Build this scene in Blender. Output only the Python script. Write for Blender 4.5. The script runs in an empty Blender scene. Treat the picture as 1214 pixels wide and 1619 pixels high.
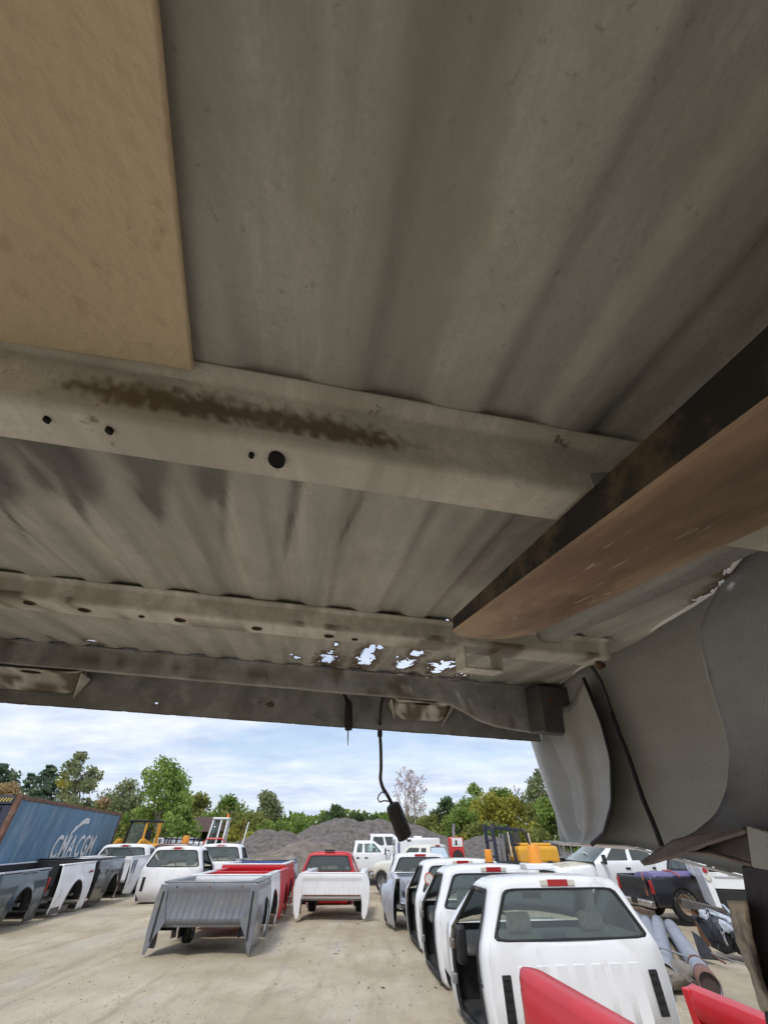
import bpy, bmesh, math, random
from math import sin, cos, pi, radians, sqrt, atan2
from mathutils import Vector, Matrix, noise
random.seed(7)
scn = bpy.context.scene
COL = scn.collection

# ------------------------------------------------------------------ camera
CAM_H = 1.6
PITCH = radians(40.5)
cd = bpy.data.cameras.new('camera')
cam = bpy.data.objects.new('camera', cd)
COL.objects.link(cam)
cam.location = (0, 0, CAM_H)
cam.rotation_euler = (radians(90) + PITCH, 0, 0)
cd.sensor_fit = 'VERTICAL'
cd.sensor_height = 36.0
cd.lens = 600.0 / 1619.0 * 36.0
cd.clip_start = 0.01
cd.clip_end = 2000
scn.camera = cam

# ------------------------------------------------------------------ sky, sun, exposure
SUN_EL, SUN_AZ = radians(54), radians(203)      # azimuth clockwise from +Y (behind the camera, to the left)
w = bpy.data.worlds.new('World')
scn.world = w
w.use_nodes = True
nt = w.node_tree
nt.nodes.clear()
def wn(t, **k):
    n = nt.nodes.new(t)
    for a, b in k.items():
        setattr(n, a, b)
    return n
out = wn('ShaderNodeOutputWorld')
bg = wn('ShaderNodeBackground')
sky = wn('ShaderNodeTexSky', sky_type='NISHITA', sun_disc=False)
sky.sun_elevation = SUN_EL
sky.sun_rotation = SUN_AZ
sky.air_density = 1.0
sky.dust_density = 1.0
sky.ozone_density = 2.0
tc = wn('ShaderNodeTexCoord')
sep = wn('ShaderNodeSeparateXYZ')
zz = wn('ShaderNodeMath', operation='MAXIMUM'); zz.inputs[1].default_value = 0.0
za = wn('ShaderNodeMath', operation='ADD'); za.inputs[1].default_value = 0.16
dx = wn('ShaderNodeMath', operation='DIVIDE')
dy = wn('ShaderNodeMath', operation='DIVIDE')
cb = wn('ShaderNodeCombineXYZ')
n1 = wn('ShaderNodeTexNoise'); n1.inputs['Scale'].default_value = .8; n1.inputs['Detail'].default_value = 9; n1.inputs['Roughness'].default_value = 0.6; n1.inputs['Distortion'].default_value = 0.5
n2 = wn('ShaderNodeTexNoise'); n2.inputs['Scale'].default_value = 1.9; n2.inputs['Detail'].default_value = 7; n2.inputs['Roughness'].default_value = 0.6
mp = wn('ShaderNodeMapping'); mp.inputs['Scale'].default_value = (0.9, 1.25, 1); mp.inputs['Location'].default_value = (3.3, 0.7, 0)
r1 = wn('ShaderNodeValToRGB')
r1.color_ramp.elements[0].position = 0.36; r1.color_ramp.elements[0].color = (0.40, 0.40, 0.40, 1)
r1.color_ramp.elements[1].position = 0.56; r1.color_ramp.elements[1].color = (1, 1, 1, 1)
r2 = wn('ShaderNodeValToRGB')
r2.color_ramp.elements[0].position = 0.34; r2.color_ramp.elements[0].color = (4.3, 5.0, 6.5, 1)
r2.color_ramp.elements[1].position = 0.66; r2.color_ramp.elements[1].color = (6.6, 7.0, 7.7, 1)
mx = wn('ShaderNodeMix', data_type='RGBA')
lk = nt.links.new
lk(tc.outputs['Generated'], sep.inputs[0])
lk(sep.outputs['Z'], zz.inputs[0]); lk(zz.outputs[0], za.inputs[0])
lk(sep.outputs['X'], dx.inputs[0]); lk(za.outputs[0], dx.inputs[1])
lk(sep.outputs['Y'], dy.inputs[0]); lk(za.outputs[0], dy.inputs[1])
lk(dx.outputs[0], cb.inputs[0]); lk(dy.outputs[0], cb.inputs[1])
lk(cb.outputs[0], mp.inputs[0]); lk(mp.outputs[0], n1.inputs['Vector']); lk(mp.outputs[0], n2.inputs['Vector'])
lk(n1.outputs['Fac'], r1.inputs[0]); lk(n2.outputs['Fac'], r2.inputs[0])
skm = wn('ShaderNodeMix', data_type='RGBA'); skm.blend_type = 'MULTIPLY'; skm.inputs[0].default_value = 1.0; skm.inputs[7].default_value = (1.0, 1.02, 1.05, 1)
lk(sky.outputs[0], skm.inputs[6])
lk(r1.outputs[0], mx.inputs[0]); lk(skm.outputs[2], mx.inputs[6]); lk(r2.outputs[0], mx.inputs[7])
lk(mx.outputs[2], bg.inputs[0])
bg.inputs[1].default_value = 0.1
lk(bg.outputs[0], out.inputs[0])

sd = bpy.data.lights.new('sun', 'SUN')
sd.energy = 1.5
sd.angle = radians(11)
sd.color = (1.0, 0.96, 0.9)
sun = bpy.data.objects.new('sun', sd)
COL.objects.link(sun)
sdir = Vector((sin(SUN_AZ) * cos(SUN_EL), cos(SUN_AZ) * cos(SUN_EL), sin(SUN_EL)))
sun.rotation_euler = sdir.to_track_quat('Z', 'Y').to_euler()
sun.location = (0, -20, 40)
scn.view_settings.view_transform = 'Standard'
scn.view_settings.look = 'None'
scn.view_settings.gamma = 1
scn.view_settings.exposure = 0.55
scn.cycles.max_bounces = 8
scn.cycles.diffuse_bounces = 5

# ------------------------------------------------------------------ layout helpers
FW = Vector((0, cos(PITCH), sin(PITCH))); UP = Vector((0, -sin(PITCH), cos(PITCH))); RT = Vector((1, 0, 0))
EYE = Vector((0, 0, CAM_H))
def ray(u, v):
    return FW + RT * ((u - 607) / 600.0) + UP * ((809.5 - v) / 600.0)
def G(u, v, z=0.0):
    d = ray(u, v); t = (z - CAM_H) / d.z
    return EYE + d * t
def D(u, v, y):
    d = ray(u, v)
    return EYE + d * (y / d.y)
BL_ = ray(475, 1200).normalized()
BW_ = ray(5200, 1490).normalized(); BW_ = (BW_ - BL_ * BW_.dot(BL_)).normalized()
BN_ = BW_.cross(BL_)
def bN(u, v, n):
    d = ray(u, v); p = d * (n / d.dot(BN_)); return Vector((p.dot(BW_), p.dot(BL_), n))
def bL(u, v, l):
    d = ray(u, v); p = d * (l / d.dot(BL_)); return Vector((p.dot(BW_), l, p.dot(BN_)))
def bW(u, v, w_):
    d = ray(u, v); p = d * (w_ / d.dot(BW_)); return Vector((w_, p.dot(BL_), p.dot(BN_)))

# ------------------------------------------------------------------ materials
MATS = {}
def mat(name, col, rough=0.5, metal=0.0, var=0.12, scale=6.0, bump=0.0, bscale=40.0, dirt=None, dirt_amt=0.0, dscale=3.0, coat=0.0, stretch=(1, 1, 1), spec=0.5, trans=0.0):
    if name in MATS:
        return MATS[name]
    m = bpy.data.materials.new(name); m.use_nodes = True
    t = m.node_tree; b = t.nodes['Principled BSDF']
    b.inputs['Roughness'].default_value = rough
    b.inputs['Metallic'].default_value = metal
    b.inputs['Specular IOR Level'].default_value = spec
    if coat:
        b.inputs['Coat Weight'].default_value = coat
        b.inputs['Coat Roughness'].default_value = 0.08
    c = t.nodes.new('ShaderNodeTexCoord')
    mp = t.nodes.new('ShaderNodeMapping'); mp.inputs['Scale'].default_value = stretch
    t.links.new(c.outputs['Object'], mp.inputs[0])
    n = t.nodes.new('ShaderNodeTexNoise'); n.inputs['Scale'].default_value = scale; n.inputs['Detail'].default_value = 6
    t.links.new(mp.outputs[0], n.inputs['Vector'])
    r = t.nodes.new('ShaderNodeValToRGB')
    lo = [max(0, x * (1 - var)) for x in col]; hi = [min(1, x * (1 + var)) for x in col]
    r.color_ramp.elements[0].position = 0.3; r.color_ramp.elements[0].color = (*lo, 1)
    r.color_ramp.elements[1].position = 0.7; r.color_ramp.elements[1].color = (*hi, 1)
    t.links.new(n.outputs['Fac'], r.inputs[0])
    last = r.outputs[0]
    if dirt:
        n2 = t.nodes.new('ShaderNodeTexNoise'); n2.inputs['Scale'].default_value = dscale; n2.inputs['Detail'].default_value = 9; n2.inputs['Roughness'].default_value = 0.65
        t.links.new(mp.outputs[0], n2.inputs['Vector'])
        r2 = t.nodes.new('ShaderNodeValToRGB')
        p = 0.5 + 0.28 * (0.5 - dirt_amt)
        r2.color_ramp.elements[0].position = p; r2.color_ramp.elements[0].color = (0, 0, 0, 1)
        r2.color_ramp.elements[1].position = p + 0.13; r2.color_ramp.elements[1].color = (1, 1, 1, 1)
        t.links.new(n2.outputs['Fac'], r2.inputs[0])
        x = t.nodes.new('ShaderNodeMix'); x.data_type = 'RGBA'
        x.inputs[7].default_value = (*dirt, 1)
        t.links.new(r2.outputs[0], x.inputs[0]); t.links.new(last, x.inputs[6])
        last = x.outputs[2]
    t.links.new(last, b.inputs['Base Color'])
    if bump:
        n3 = t.nodes.new('ShaderNodeTexNoise'); n3.inputs['Scale'].default_value = bscale; n3.inputs['Detail'].default_value = 5
        t.links.new(c.outputs['Object'], n3.inputs['Vector'])
        bp = t.nodes.new('ShaderNodeBump'); bp.inputs['Strength'].default_value = bump; bp.inputs['Distance'].default_value = 0.02
        t.links.new(n3.outputs['Fac'], bp.inputs['Height']); t.links.new(bp.outputs[0], b.inputs['Normal'])
    MATS[name] = m
    return m
def glassmat(name, tint, dust_haze=0.11, rough=0.02):
    if name in MATS:
        return MATS[name]
    m = bpy.data.materials.new(name); m.use_nodes = True
    t = m.node_tree; t.nodes.clear()
    o = t.nodes.new('ShaderNodeOutputMaterial'); mx = t.nodes.new('ShaderNodeMixShader')
    tr = t.nodes.new('ShaderNodeBsdfTransparent'); gl = t.nodes.new('ShaderNodeBsdfGlossy')
    fr = t.nodes.new('ShaderNodeFresnel'); fr.inputs[0].default_value = 1.5
    ns = t.nodes.new('ShaderNodeTexNoise'); ns.inputs['Scale'].default_value = 3
    rp = t.nodes.new('ShaderNodeValToRGB')
    rp.color_ramp.elements[0].color = (*[x * .9 for x in tint], 1); rp.color_ramp.elements[1].color = (*tint, 1)
    t.links.new(ns.outputs['Fac'], rp.inputs[0]); t.links.new(rp.outputs[0], tr.inputs[0])
    gl.inputs['Roughness'].default_value = rough
    gl.inputs[0].default_value = (0.9, 0.95, 0.95, 1)
    t.links.new(fr.outputs[0], mx.inputs[0]); t.links.new(tr.outputs[0], mx.inputs[1]); t.links.new(gl.outputs[0], mx.inputs[2])
    df = t.nodes.new('ShaderNodeBsdfDiffuse'); df.inputs[0].default_value = (.55, .60, .56, 1)
    m2 = t.nodes.new('ShaderNodeMixShader'); m2.inputs[0].default_value = dust_haze  # diffuse film: dust, and hazy sky reflection painted in
    t.links.new(mx.outputs[0], m2.inputs[1]); t.links.new(df.outputs[0], m2.inputs[2])
    t.links.new(m2.outputs[0], o.inputs[0])
    MATS[name] = m
    return m
DUST = (0.30, 0.26, 0.20)
def paint(name, col, dirt_amt=0.25, rough=0.35, coat=0.5, var=0.04):
    return mat('paint_' + name, col, rough, 0, var, 3.0, dirt=tuple(c * .55 + d * .45 for c, d in zip(col, DUST)), dirt_amt=dirt_amt, dscale=2.2, coat=coat)
WHITE = paint('white', (0.78, 0.79, 0.80), 0.26, rough=.4, var=.05)
CREAM = paint('cream', (0.72, 0.69, 0.60), 0.2)
RED = paint('red', (0.52, 0.010, 0.018), 0.03, rough=.42, coat=.15, var=.08)
GREYP = mat('paint_charcoal', (0.185, 0.197, 0.22), 0.35, 0.3, 0.15, 3, dirt=(0.25, 0.24, 0.22), dirt_amt=0.35, dscale=4, coat=.4)
SILVER = mat('paint_silver', (0.42, 0.44, 0.48), 0.32, 0.4, 0.06, 3, dirt=(0.42, 0.40, 0.37), dirt_amt=0.3, coat=.5)
BLUEP = paint('blue', (0.03, 0.08, 0.26), 0.2, var=.1)
GREENP = paint('dark_green', (0.018, 0.04, 0.05), 0.15, rough=.22, coat=.8, var=.1)
BLACKP = paint('black', (0.012, 0.013, 0.018), 0.12, rough=.18, coat=1, var=.1)
NAVYP = paint('navy', (0.014, 0.0145, 0.022), 0.15, rough=.3, var=.1)
YELLOW = paint('machine_yellow', (0.68, 0.34, 0.02), 0.25, coat=.2)
RUBBER = mat('rubber', (0.018, 0.018, 0.019), 0.75, 0, .3, 10, dirt=(.16, .14, .11), dirt_amt=.3)
BLACK = mat('black_plastic', (0.012, 0.012, 0.013), 0.5, 0, .3, 20)
LINER = mat('bed_liner', (0.02, 0.02, 0.022), 0.7, 0, .3, 20, bump=.2)
DARKIN = mat('dark_interior', (0.03, 0.03, 0.03), 0.8, 0, .3)
TANSEAT = mat('seat_cloth', (0.38, 0.34, 0.27), 0.9, 0, .15, 30, bump=.2)
GREYSEAT = mat('grey_trim', (0.24, 0.24, 0.23), 0.85, 0, .15, 30)
CHROME = mat('chrome', (0.62, 0.60, 0.56), 0.25, 0.9, .1, 5, dirt=(.32, .25, .16), dirt_amt=.35)
STEEL = mat('bare_steel', (0.30, 0.30, 0.31), 0.45, 0.6, .2, 8, dirt=(.2, .11, .06), dirt_amt=.3)
PIPE = mat('galvanised_pipe', (0.28, 0.30, 0.34), 0.55, 0.15, .12, 5, dirt=(.2, .19, .18), dirt_amt=.3, bump=.1)
RUST = mat('rust', (0.16, 0.065, 0.03), 0.9, 0, .45, 9, bump=.5, dirt=(.06, .03, .02), dirt_amt=.5, dscale=8)
WOOD = mat('weathered_wood', (0.20, 0.16, 0.12), 0.9, 0, .35, 5, bump=.4, stretch=(1, 1, 6))
AMBER = mat('amber_lens', (0.75, 0.27, 0.015), 0.35, 0, .08, 3, dirt=(.55, .3, .08), dirt_amt=.4)
REDLENS = mat('red_lens', (0.35, 0.01, 0.015), 0.2, 0, .1, 10, coat=.5)
CLEARLENS = mat('clear_lens', (0.62, 0.58, 0.50), 0.25, 0, .1, 10)
GLASS = glassmat('green_glass', (0.80, 0.94, 0.89))
DGLASS = glassmat('privacy_glass', (0.10, 0.13, 0.14))
LGLASS = glassmat('clear_glass', (0.80, 0.92, 0.91))
DECAL = mat('decal', (0.25, 0.02, 0.03), .5)
PURPLE = mat('purple_tarp', (0.15, 0.125, 0.27), .6, 0, .2, 4, bump=.3, bscale=8)

# ------------------------------------------------------------------ mesh builder
class MB:
    def __init__(s):
        s.v = []; s.f = []; s.mi = []
    def add(s, vs, fs, mi=0):
        o = len(s.v); s.v += [tuple(x) for x in vs]
        s.f += [tuple(i + o for i in f) for f in fs]; s.mi += [mi] * len(fs)
    def box(s, c, d, rot=None, mi=0, taper=None):
        hx, hy, hz = d[0] / 2, d[1] / 2, d[2] / 2
        vs = []
        for z in (-hz, hz):
            k = (taper if (taper and z > 0) else 1)
            for x, y in ((-hx, -hy), (hx, -hy), (hx, hy), (-hx, hy)):
                p = Vector((x * k, y * k, z))
                if rot is not None:
                    p = rot @ p
                vs.append(p + Vector(c))
        s.add(vs, [(3, 2, 1, 0), (4, 5, 6, 7), (0, 1, 5, 4), (1, 2, 6, 5), (2, 3, 7, 6), (3, 0, 4, 7)], mi)
        return s
    def bar(s, a, b, wx, wy, mi=0, up=(0, 0, 1)):
        a = Vector(a); b = Vector(b); d = (b - a); L = d.length; d.normalize()
        u = Vector(up)
        if abs(d.dot(u)) > .98: u = Vector((0, 1, 0))
        x = d.cross(u).normalized(); y = x.cross(d).normalized()
        vs = []
        for p in (a, b):
            for sx, sy in ((-1, -1), (1, -1), (1, 1), (-1, 1)):
                vs.append(p + x * (sx * wx / 2) + y * (sy * wy / 2))
        s.add(vs, [(3, 2, 1, 0), (4, 5, 6, 7), (0, 1, 5, 4), (1, 2, 6, 5), (2, 3, 7, 6), (3, 0, 4, 7)], mi)
        return s
    def tube(s, pts, r, n=8, mi=0, cap=True):
        pts = [Vector(p) for p in pts]; rs = r if isinstance(r, (list, tuple)) else [r] * len(pts)
        vs = []; fs = []; pu = None
        for i, p in enumerate(pts):
            d = (pts[min(i + 1, len(pts) - 1)] - pts[max(i - 1, 0)]).normalized()
            if pu is None:
                pu = Vector((0, 0, 1)) if abs(d.z) < .9 else Vector((1, 0, 0))
            x = d.cross(pu).normalized(); y = x.cross(d).normalized(); pu = y
            for k in range(n):
                a = 2 * pi * k / n
                vs.append(p + (x * cos(a) + y * sin(a)) * rs[i])
        for i in range(len(pts) - 1):
            for k in range(n):
                fs.append((i * n + k, i * n + (k + 1) % n, (i + 1) * n + (k + 1) % n, (i + 1) * n + k))
        if cap:
            fs.append(tuple(range(n))[::-1]); fs.append(tuple(range((len(pts) - 1) * n, len(pts) * n)))
        s.add(vs, fs, mi)
        return s
    def lathe(s, prof, c, axis='x', n=28, mi=0, M=None):
        # prof: (radius, offset along axis)
        vs = []; fs = []
        for r, o in prof:
            for k in range(n):
                a = 2 * pi * k / n
                if axis == 'x': p = Vector((o, r * cos(a), r * sin(a)))
                elif axis == 'y': p = Vector((r * cos(a), o, r * sin(a)))
                else: p = Vector((r * cos(a), r * sin(a), o))
                if M is not None: p = M @ p
                vs.append(p + Vector(c))
        for i in range(len(prof) - 1):
            for k in range(n):
                fs.append((i * n + k, i * n + (k + 1) % n, (i + 1) * n + (k + 1) % n, (i + 1) * n + k))
        s.add(vs, fs, mi)
        return s
    def grid(s, fn, nu, nv, skip=None, mi=0):
        vs = [fn(i, j) for i in range(nu) for j in range(nv)]
        fs = []
        for i in range(nu - 1):
            for j in range(nv - 1):
                if skip and skip(i, j): continue
                fs.append((i * nv + j, (i + 1) * nv + j, (i + 1) * nv + j + 1, i * nv + j + 1))
        s.add(vs, fs, mi)
        return s
    def prism(s, poly, a, b):
        # poly: list of points (Vector) ; a,b offset vectors
        n = len(poly)
        vs = [Vector(p) + Vector(a) for p in poly] + [Vector(p) + Vector(b) for p in poly]
        fs = [tuple(range(n))[::-1], tuple(range(n, 2 * n))]
        for i in range(n):
            fs.append((i, (i + 1) % n, n + (i + 1) % n, n + i))
        s.add(vs, fs)
        return s
    def build(s, name, m, parent=None, bevel=0, solid=0, smooth=True, ang=35, sub=0, off=None, seg=2, soff=0):
        me = bpy.data.meshes.new(name)
        vs = s.v if off is None else [tuple(Vector(p) - off) for p in s.v]
        me.from_pydata(vs, [], s.f)
        for x in (m if isinstance(m, (list, tuple)) else [m]):
            me.materials.append(x)
        if any(s.mi):
            me.polygons.foreach_set('material_index', s.mi)
        me.update()
        bm = bmesh.new(); bm.from_mesh(me)
        bmesh.ops.recalc_face_normals(bm, faces=bm.faces)
        bm.to_mesh(me); bm.free()
        if smooth:
            me.shade_smooth()
            me.set_sharp_from_angle(angle=radians(ang))
        o = bpy.data.objects.new(name, me)
        COL.objects.link(o)
        if parent: o.parent = parent
        if solid:
            md = o.modifiers.new('thickness', 'SOLIDIFY'); md.thickness = solid; md.offset = soff
        if bevel:
            md = o.modifiers.new('bevel', 'BEVEL'); md.width = bevel; md.segments = seg; md.limit_method = 'ANGLE'; md.angle_limit = radians(40)
        if sub:
            md = o.modifiers.new('sub', 'SUBSURF'); md.levels = sub; md.render_levels = sub
        return o
def tag(o, label=None, cat=None, group=None, kind=None):
    if label: o['label'] = label
    if cat: o['category'] = cat
    if group: o['group'] = group
    if kind: o['kind'] = kind
    return o
def thing(name, label, cat, loc=(0, 0, 0), rz=0, group=None, rx=0, ry=0):
    o = bpy.data.objects.new(name, None); COL.objects.link(o)
    o.empty_display_size = .2
    o.location = loc; o.rotation_euler = (rx, ry, rz)
    return tag(o, label, cat, group)
def copy_tree(o, parent=None):
    c = o.copy(); COL.objects.link(c)
    if parent: c.parent = parent
    for ch in list(o.children):
        copy_tree(ch, c)
    return c
def interp(x, xs, ys):
    if x <= xs[0]: return ys[0]
    for i in range(len(xs) - 1):
        if x <= xs[i + 1]:
            t = (x - xs[i]) / (xs[i + 1] - xs[i]); return ys[i] + (ys[i + 1] - ys[i]) * t
    return ys[-1]
def fbm(p, o=4):
    return noise.fractal(Vector(p), 1.0, 2.0, o)
# ================================================================== lifted pickup bed overhead
BASE = Vector((-0.1, 0.1, 0.24))                     # floor centre in bed coordinates (width, length, normal), metres from the lens
R3 = Matrix((BW_, BL_, BN_)).transposed()
bed = thing('pickup_bed', 'raised pickup bed seen from below, grey ribbed floor with rust holes and cross sills, overhead', 'truck bed')
bed.matrix_world = Matrix.Translation(EYE + R3 @ BASE) @ R3.to_4x4()
def bedpart(mb, name, m, parent=None, **k):
    return mb.build(name, m, parent or bed, off=BASE, **k)

def primer(name, col, var=.1, attr=False, hi=None, st=1.0):
    m = bpy.data.materials.new(name); m.use_nodes = True
    t = m.node_tree; b = t.nodes['Principled BSDF']; b.inputs['Roughness'].default_value = .5
    b.inputs['Specular IOR Level'].default_value = .35
    c = t.nodes.new('ShaderNodeTexCoord')
    def nz(scale, det=6, st=(1, 1, 1), rough=.55):
        mp = t.nodes.new('ShaderNodeMapping'); mp.inputs['Scale'].default_value = st
        n = t.nodes.new('ShaderNodeTexNoise'); n.inputs['Scale'].default_value = scale; n.inputs['Detail'].default_value = det; n.inputs['Roughness'].default_value = rough
        t.links.new(c.outputs['Object'], mp.inputs[0]); t.links.new(mp.outputs[0], n.inputs['Vector']); return n.outputs['Fac']
    def ramp(f, a, b_, ca, cb_):
        r = t.nodes.new('ShaderNodeValToRGB'); r.color_ramp.elements[0].position = a; r.color_ramp.elements[1].position = b_
        r.color_ramp.elements[0].color = (*ca, 1); r.color_ramp.elements[1].color = (*cb_, 1)
        t.links.new(f, r.inputs[0]); return r.outputs[0]
    def mix(f, a, b_):
        x = t.nodes.new('ShaderNodeMix'); x.data_type = 'RGBA'
        t.links.new(f, x.inputs[0]); t.links.new(a, x.inputs[6])
        if isinstance(b_, tuple): x.inputs[7].default_value = (*b_, 1)
        else: t.links.new(b_, x.inputs[7])
        return x.outputs[2]
    base = ramp(nz(9, 8), .3, .7, [x * (1 - var) for x in col], [x * (1 + var) for x in col])
    lite = ramp(nz(26, 7, (1.0, .05, 1), .62), .48, .66, (0, 0, 0), (.75 * st,) * 3)
    base = mix(lite, base, tuple(min(1, x * 1.42) for x in col))
    streak = ramp(nz(13, 6, (1.0, .10, 1), .6), .46, .64, (0, 0, 0), (.9 * st,) * 3)
    base = mix(streak, base, (col[0] * .62, col[1] * .63, col[2] * .60))
    blot = ramp(nz(11, 10, (1, .7, 1), .72), .47, .64, (0, 0, 0), (.7 * st,) * 3)
    base = mix(blot, base, (col[0] * .72, col[1] * .72, col[2] * .66))
    spk = ramp(nz(130, 4, (1, 1, 1), .7), .62, .70, (0, 0, 0), (.7, .7, .7))
    base = mix(spk, base, tuple(x * .55 for x in col))
    grain = ramp(nz(420, 2), .35, .65, (0, 0, 0), (.3, .3, .3))
    base = mix(grain, base, tuple(x * .7 for x in col))
    if hi is None:
        sp = ramp(nz(30, 10, rough=.75), .635, .68, (0, 0, 0), (.8, .8, .8))
        base = mix(sp, base, (.15, .085, .05))
    if attr:
        for an, cc in (('smudge_shade', (.035, .034, .036)), ('rust', (.115, .068, .034)), ('haze', (.5, .48, .44))):
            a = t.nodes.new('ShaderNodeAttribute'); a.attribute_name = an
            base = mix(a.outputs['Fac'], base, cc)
    t.links.new(base, b.inputs['Base Color'])
    bp = t.nodes.new('ShaderNodeBump'); bp.inputs['Strength'].default_value = .5; bp.inputs['Distance'].default_value = .002
    t.links.new(nz(90, 8), bp.inputs['Height']); t.links.new(bp.outputs[0], b.inputs['Normal'])
    return m
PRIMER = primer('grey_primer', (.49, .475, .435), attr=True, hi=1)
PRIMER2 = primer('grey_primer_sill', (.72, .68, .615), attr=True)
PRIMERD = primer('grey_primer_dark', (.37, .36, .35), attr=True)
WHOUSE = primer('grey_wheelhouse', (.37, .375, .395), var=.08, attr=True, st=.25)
SKIN = primer('grey_skin', (.45, .445, .43), var=.06, attr=True, hi=1, st=.25)

def setattr_pts(o, name, fn):
    me = o.data
    a = me.attributes.new(name, 'FLOAT', 'POINT')
    vals = [fn(Vector(v.co) + BASE) for v in me.vertices]
    a.data.foreach_set('value', vals)
def sstep(a, b, x):
    t = max(0, min(1, (x - a) / (b - a))); return t * t * (3 - 2 * t)

# --- floor -----------------------------------------------------------
PER = 0.0952
def wave(w_):
    p = ((w_ + .012) / PER) % 1.0
    d = abs(p - .5) * 2                # 0 centre of raised rib, 1 contact
    return (.0058 + .0028 * noise.noise(Vector((math.floor((w_ + .012) / PER) * 3.3, 1, 1)))) * (1 - sstep(.34, .70, d))
EDGE = ([-1.3, -.55, -.4, .2, .3, .46, .68, 1.0, 1.24, 1.3], [.64, .64, .46, .46, .49, .59, .65, .72, .80, .80])
holes = []
for u, v, rx, ry in [(519, 1044, 12, 6), (531, 1021, 3, 3), (524, 1034, 3, 3), (577, 1044, 11, 9), (583, 1033, 9, 6), (588, 1027, 7, 3.5), (599, 1025, 4, 3), (572, 1052, 8, 3),
                     (658, 1033, 8, 4), (641, 1051, 10, 4), (648, 1045, 6, 5), (633, 1054, 6, 3), (628, 1041, 2, 1.5), (697, 1053, 15, 5), (706, 1047, 8, 4), (690, 1060, 7, 3), (714, 1052, 6, 3), (727, 1068, 5, 3.5), (732, 1062, 3, 2),
                     (639, 1065, 12, 1.6), (673, 1070, 5, 1.4), (690, 1072, 5, 1.4), (710, 1074, 10, 1.8), (764, 1083, 3, 2.2), (738, 1070, 3.5, 3), (469, 1041, 4, 1.6), (460, 1037, 1.6, 1.2), (148, 1016, 8, 1.3), (81, 1010, 2, 1),
                     (695, 985, 3, 2), (707, 984, 4.5, 2.6), (1138, 932, 14, 9), (1126, 944, 12, 6), (1145, 922, 9, 10), (1100, 946, 9, 1.5), (1150, 910, 5, 8), (1157, 900, 4, 7)]:
    c = bN(u, v, .243); a = bN(u + rx, v, .243); b_ = bN(u, v + ry, .243)
    holes.append((c.x, c.y, abs(a.x - c.x), (b_ - c).length, rx))
def holef(p):
    best = 9
    for hw, hl, rw, rl, _ in holes:
        dx = (p.x - hw) / rw; dy = (p.y - hl) / rl
        if abs(dx) < 5 and abs(dy) < 5:
            d = sqrt(dx * dx + dy * dy)
            best = min(best, d)
    if best < 5:
        best += .85 * fbm((p.x * 85, p.y * 50, 1.3), 4)
    return best
ls = [-2.0 + .1 * i for i in range(23)]  # floor lengthened unseen behind the lens to shade the near bay
l = .205
while l < .32: ls.append(l); l += .02
while l < .52: ls.append(l); l += .005
while l < .69: ls.append(l); l += .02
while l < .80: ls.append(l); l += .006
while l < .90: ls.append(l); l += .02
while l < 1.284: ls.append(l); l += .0055
ws = [-.96 + i * .0045 for i in range(int(1.36 / .0045) + 1)]
nrest = 50
w0 = ws[-1]
def fpos(i, j):
    L_ = ls[i]
    if j < len(ws): W_ = ws[j]
    else: W_ = w0 + (interp(L_, *EDGE) - w0) * (j - len(ws) + 1) / nrest
    # gentle dents and a slightly bowed edge beside the sills
    dent = .0035 * fbm((W_ * 3, L_ * 3, 5), 3) + .0012 * fbm((W_ * 14, L_ * 9, 2), 2)
    fade = min(1, min(abs(L_ - .235), abs(L_ - .76), abs(L_ - 1.3)) / .05)
    return Vector((W_, L_, .2405 + wave(W_) * (.62 + .38 * sstep(-.05, .2, L_)) + dent * fade))
mb = MB()
def fskip(i, j):
    if not (.3 < ls[i] < .55 or .68 < ls[i] < .82 or ls[i] > .95): return False
    p = (fpos(i, j) + fpos(i + 1, j + 1)) / 2
    return holef(p) < 1
mb.grid(fpos, len(ls), len(ws) + nrest, fskip)
floor = bedpart(mb, 'floor_panel', PRIMER, ang=60)
sm = []
for u0, v0, u1, v1, rw in [(0, 690, 20, 800, .035), (40, 690, 70, 790, .04), (80, 695, 145, 835, .013), (110, 700, 150, 790, .03), (0, 780, 45, 860, .008), (215, 720, 250, 815, .03), (235, 740, 255, 820, .016), (352, 735, 352, 870, .0085), (330, 730, 330, 800, .02), (470, 760, 450, 880, .008), (570, 790, 535, 860, .005), (880, 660, 1000, 720, .02)]:
    sm.append((bN(u0, v0, .246), bN(u1, v1, .246), rw))
def smudge_shade(p):
    if p.y > .75 or p.y < .15: return 0
    s = 0
    for a, b_, rw in sm:
        if p.y < a.y - .05 or p.y > b_.y + .08: continue
        t = (p.y - a.y) / (b_.y - a.y)
        c = a.x + (b_.x - a.x) * max(0, min(1, t))
        d = abs(p.x - c) / (rw * (1.25 - .7 * max(0, min(1, t))))
        e = max(0, 1 - d * d) * sstep(1.25, .55, t)
        s = max(s, e)
    return min(.72, 1.15 * s * (.62 + .5 * fbm((p.x * 22, p.y * 10, 3), 4)))
setattr_pts(floor, 'smudge_shade', smudge_shade)
setattr_pts(floor, 'rust', lambda p: (sstep(2.9, 1.0, holef(p)) if (.3 < p.y < .55 or p.y > .68) else 0))
setattr_pts(floor, 'haze', lambda p: .0)

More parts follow.
